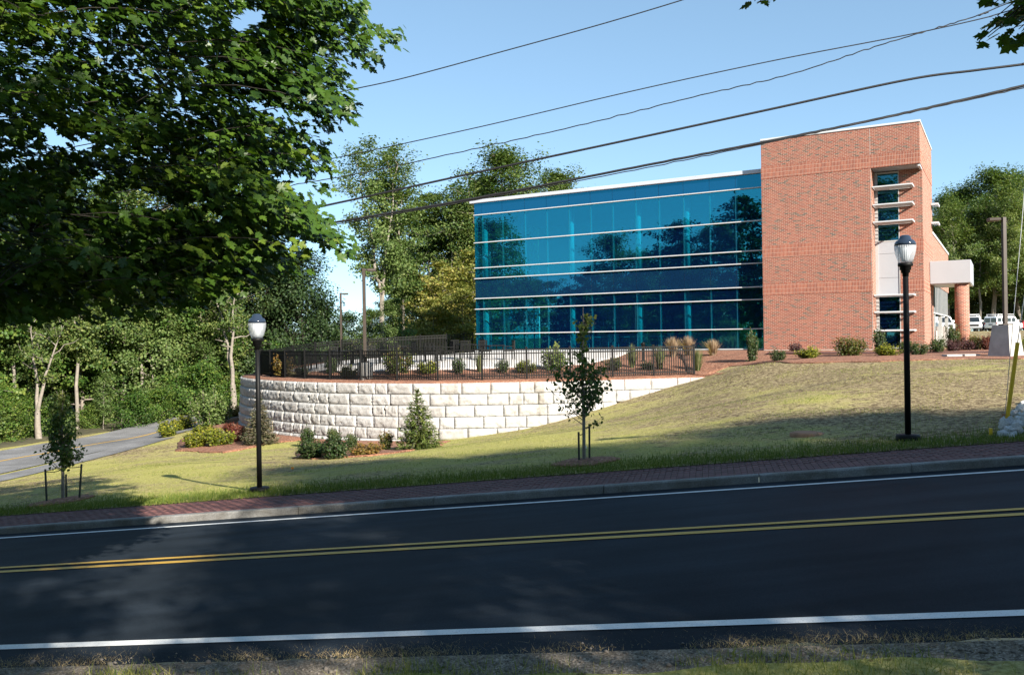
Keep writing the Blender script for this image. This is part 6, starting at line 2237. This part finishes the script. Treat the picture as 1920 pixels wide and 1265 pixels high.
# rusty cover in the lawn, flags and covers
p = hit(1513, 817)
mc = empty('manhole_cover', p, 0, 'round rusty cover set in the lawn', 'manhole cover')
MB().lathe([(.33, -.1), (.33, .05), (.30, .06)], 28).build('ring', M['iron'], mc, True)
MB().lathe([(.285, .05), (.285, .066), (.25, .07)], 24).build('lid', M['iron'], mc, True)
for px, py, lb in ((1785, 671, 'left one of two flat stone covers in the mulch by the lamp base'), (1818, 671, 'right one of two flat stone covers in the mulch by the lamp base')):
    p = gp(px, py, 31.5)
    o = tag(MB().cbox(-.28, .28, -.2, .2, -.05, .09, .01).build('utility_cover', M['concrete']), lb, 'utility cover', 'flat covers in the front bed')
    o.location = p
for px, py, lb, mt_ in ((1094, 850, 'tiny pale flag in the grass by the centre sapling', 'white_col'), (546, 887, 'tiny orange flag in the grass right of the left street lamp', 'flag_orange'), (1858, 818, 'short yellow marker post at the edge of the rock pile', 'yellow_guard')):
    p = hit(px, py)
    f = empty('marker_flag', p, 0, lb, 'marker flag')
    h = .16 if px != 1858 else .13
    MB().tube([(0, 0, -.05), (0, 0, h)], .004 if px != 1858 else .03, 5).build('wire_stem', M['steel'] if px != 1858 else M[mt_], f)
    if px != 1858: MB().cbox(0, .07, -.004, .004, h - .05, h, .001).build('flag', M[mt_], f)

# ------------------------------------------------------------------ grass, stones and litter
def blades(name, X, Y, Z, h, w, mat, rng, lean=.35, tint=None):
    n = len(X)
    az = rng.uniform(0, 6.283, n)
    la = rng.uniform(0, 6.283, n)
    ll = np.abs(rng.normal(0, lean, n)) * h
    cx, cy = np.cos(az) * w, np.sin(az) * w
    V = np.empty((n, 3, 3))
    V[:, 0] = np.column_stack([X - cx, Y - cy, Z - .01])
    V[:, 1] = np.column_stack([X + cx, Y + cy, Z - .01])
    V[:, 2] = np.column_stack([X + np.cos(la) * ll, Y + np.sin(la) * ll, Z + h])
    F = np.arange(n * 3).reshape(n, 3)
    if tint is None: tint = rng.random(n)
    me = np_mesh(name, V.reshape(-1, 3), [F], mat, False, tint)
    return link(name, me, kind='stuff')
gr = np.random.default_rng(77)
# long grass along the sidewalk
n = 90000
t = gr.uniform(-26, 22, n); q = Q_WALK1 - .03 + np.abs(gr.normal(0, .75, n))
X, Y = xy(t, q)
blades('long_grass', X, Y, zlawn(X, Y), gr.uniform(.035, .105, n), gr.uniform(.004, .008, n), LEAF['grass'], gr, .5, np.clip(gr.normal(.22, .18, n), 0, 1))
# thin new grass over the bank
n = 230000
t = gr.uniform(-30, 26, n); q = Q_WALK1 + gr.uniform(.2, 21, n)
X, Y = xy(t, q)
clump = np.sin(X * 1.9 + np.sin(Y * 1.3) * 2) + np.sin(Y * 2.3 + np.sin(X * .9) * 2) + gr.normal(0, .8, n)
k = (clump > .1) & ~inside(X, Y, TERR_POLY) & ~inside(X, Y, BED_R) & (Y > 14) & (np.abs(X) < Y * .64)
X, Y = X[k], Y[k]
blades('thin_lawn_grass', X, Y, zlawn(X, Y), gr.uniform(.025, .06, len(X)), gr.uniform(.006, .011, len(X)), LEAF['grass'], gr, .7, np.clip(gr.normal(.60, .22, len(X)) + .16 * np.sin(X * .8 + 1.3 * np.sin(Y * .5)) + .12 * np.sin(Y * 1.1 + X * .4), 0, 1))
# verge at the viewer's feet
n = 26000
t = gr.uniform(-6, 6.5, n); q = gr.uniform(5.1, 6.55, n)
X, Y = xy(t, q)
den = np.sin(t * 2.3) + np.sin(t * 5.1 + 1) * .6 + gr.normal(0, .7, n) + (6.2 - q) * 3
k = den > .0
blades('verge_grass', X[k], Y[k], zverge(X[k], Y[k]) + .015, gr.uniform(.03, .11, k.sum()), gr.uniform(.002, .005, k.sum()), LEAF['grass'], gr, .8, np.clip(gr.normal(.6, .28, k.sum()), 0, 1))
n = 15000
t = gr.uniform(-6.5, 6.5, n); q = 6.84 + gr.normal(0, .13, n)
X, Y = xy(t, q)
k = (np.sin(t * 1.7) + np.sin(t * 4.3) * .7 + gr.normal(0, .7, n) > -.2)
Zs = np.where(q < 6.75, zverge(X, Y) + .005, zroad(X, Y) + .02)
blades('dry_straw', X[k], Y[k], Zs[k], gr.uniform(.005, .03, k.sum()), gr.uniform(.001, .003, k.sum()), LEAF['straw'], gr, 3.0)
# pebbles (a mass) and the larger stones (one by one)
ico = rkm[0]
Vi = np.array([v.co[:] for v in ico.vertices]); Fi = np.array([p.vertices[:] for p in ico.polygons])
n = 2600
t = gr.uniform(-6.5, 6.8, n); q = 6.5 + gr.normal(0, .13, n)
X, Y = xy(t, q)
S = gr.gamma(1.8, .0038, n) + .003
ang = gr.uniform(0, 6.28, n)
ca, sa = np.cos(ang), np.sin(ang)
Vv = np.empty((n, len(Vi), 3))
Vv[:, :, 0] = X[:, None] + S[:, None] * (Vi[None, :, 0] * ca[:, None] - Vi[None, :, 1] * sa[:, None])
Vv[:, :, 1] = Y[:, None] + S[:, None] * (Vi[None, :, 0] * sa[:, None] + Vi[None, :, 1] * ca[:, None])
Vv[:, :, 2] = (zverge(X, Y))[:, None] + S[:, None] * (Vi[None, :, 2] * .8 + .25)
Ff = (Fi[None] + (np.arange(n) * len(Vi))[:, None, None]).reshape(-1, 3)
link('gravel', np_mesh('gravel', Vv.reshape(-1, 3), [Ff], M['stone']), kind='stuff')
stm = []
for me in rkm:
    m2_ = me.copy(); m2_.name = 'stone'; m2_.materials[0] = M['stone']; stm.append(m2_)
for px, py, wpx, lb in ((1475, 1232, 16, 'palest round stone on the gravel edge of the road'), (1510, 1240, 12, 'small stone right of the palest stone on the gravel edge'), (1204, 1242, 14, 'reddish stone lying among the gravel at bottom centre'), (1035, 1243, 13, 'grey stone on the gravel left of bottom centre'), (1272, 1246, 15, 'large grey stone beside a tuft of grass at the road edge'),
                        (1148, 1244, 12, 'small brown stone between two larger stones at bottom centre'), (1365, 1236, 10, 'small dark stone by the straw left of the palest stone'), (1640, 1240, 11, 'small stone at the bottom right by the dirt patch')):
    p = hit(px, min(py, 1244))
    s_ = wpx * .5 * p.y / FPX
    tag(link('stone', random.choice(stm), None, (p.x, p.y, p.z + s_ * .35), (0, 0, random.uniform(0, 6)), (s_ * 1.2, s_, s_)), lb, 'stone', 'stones along the road edge')
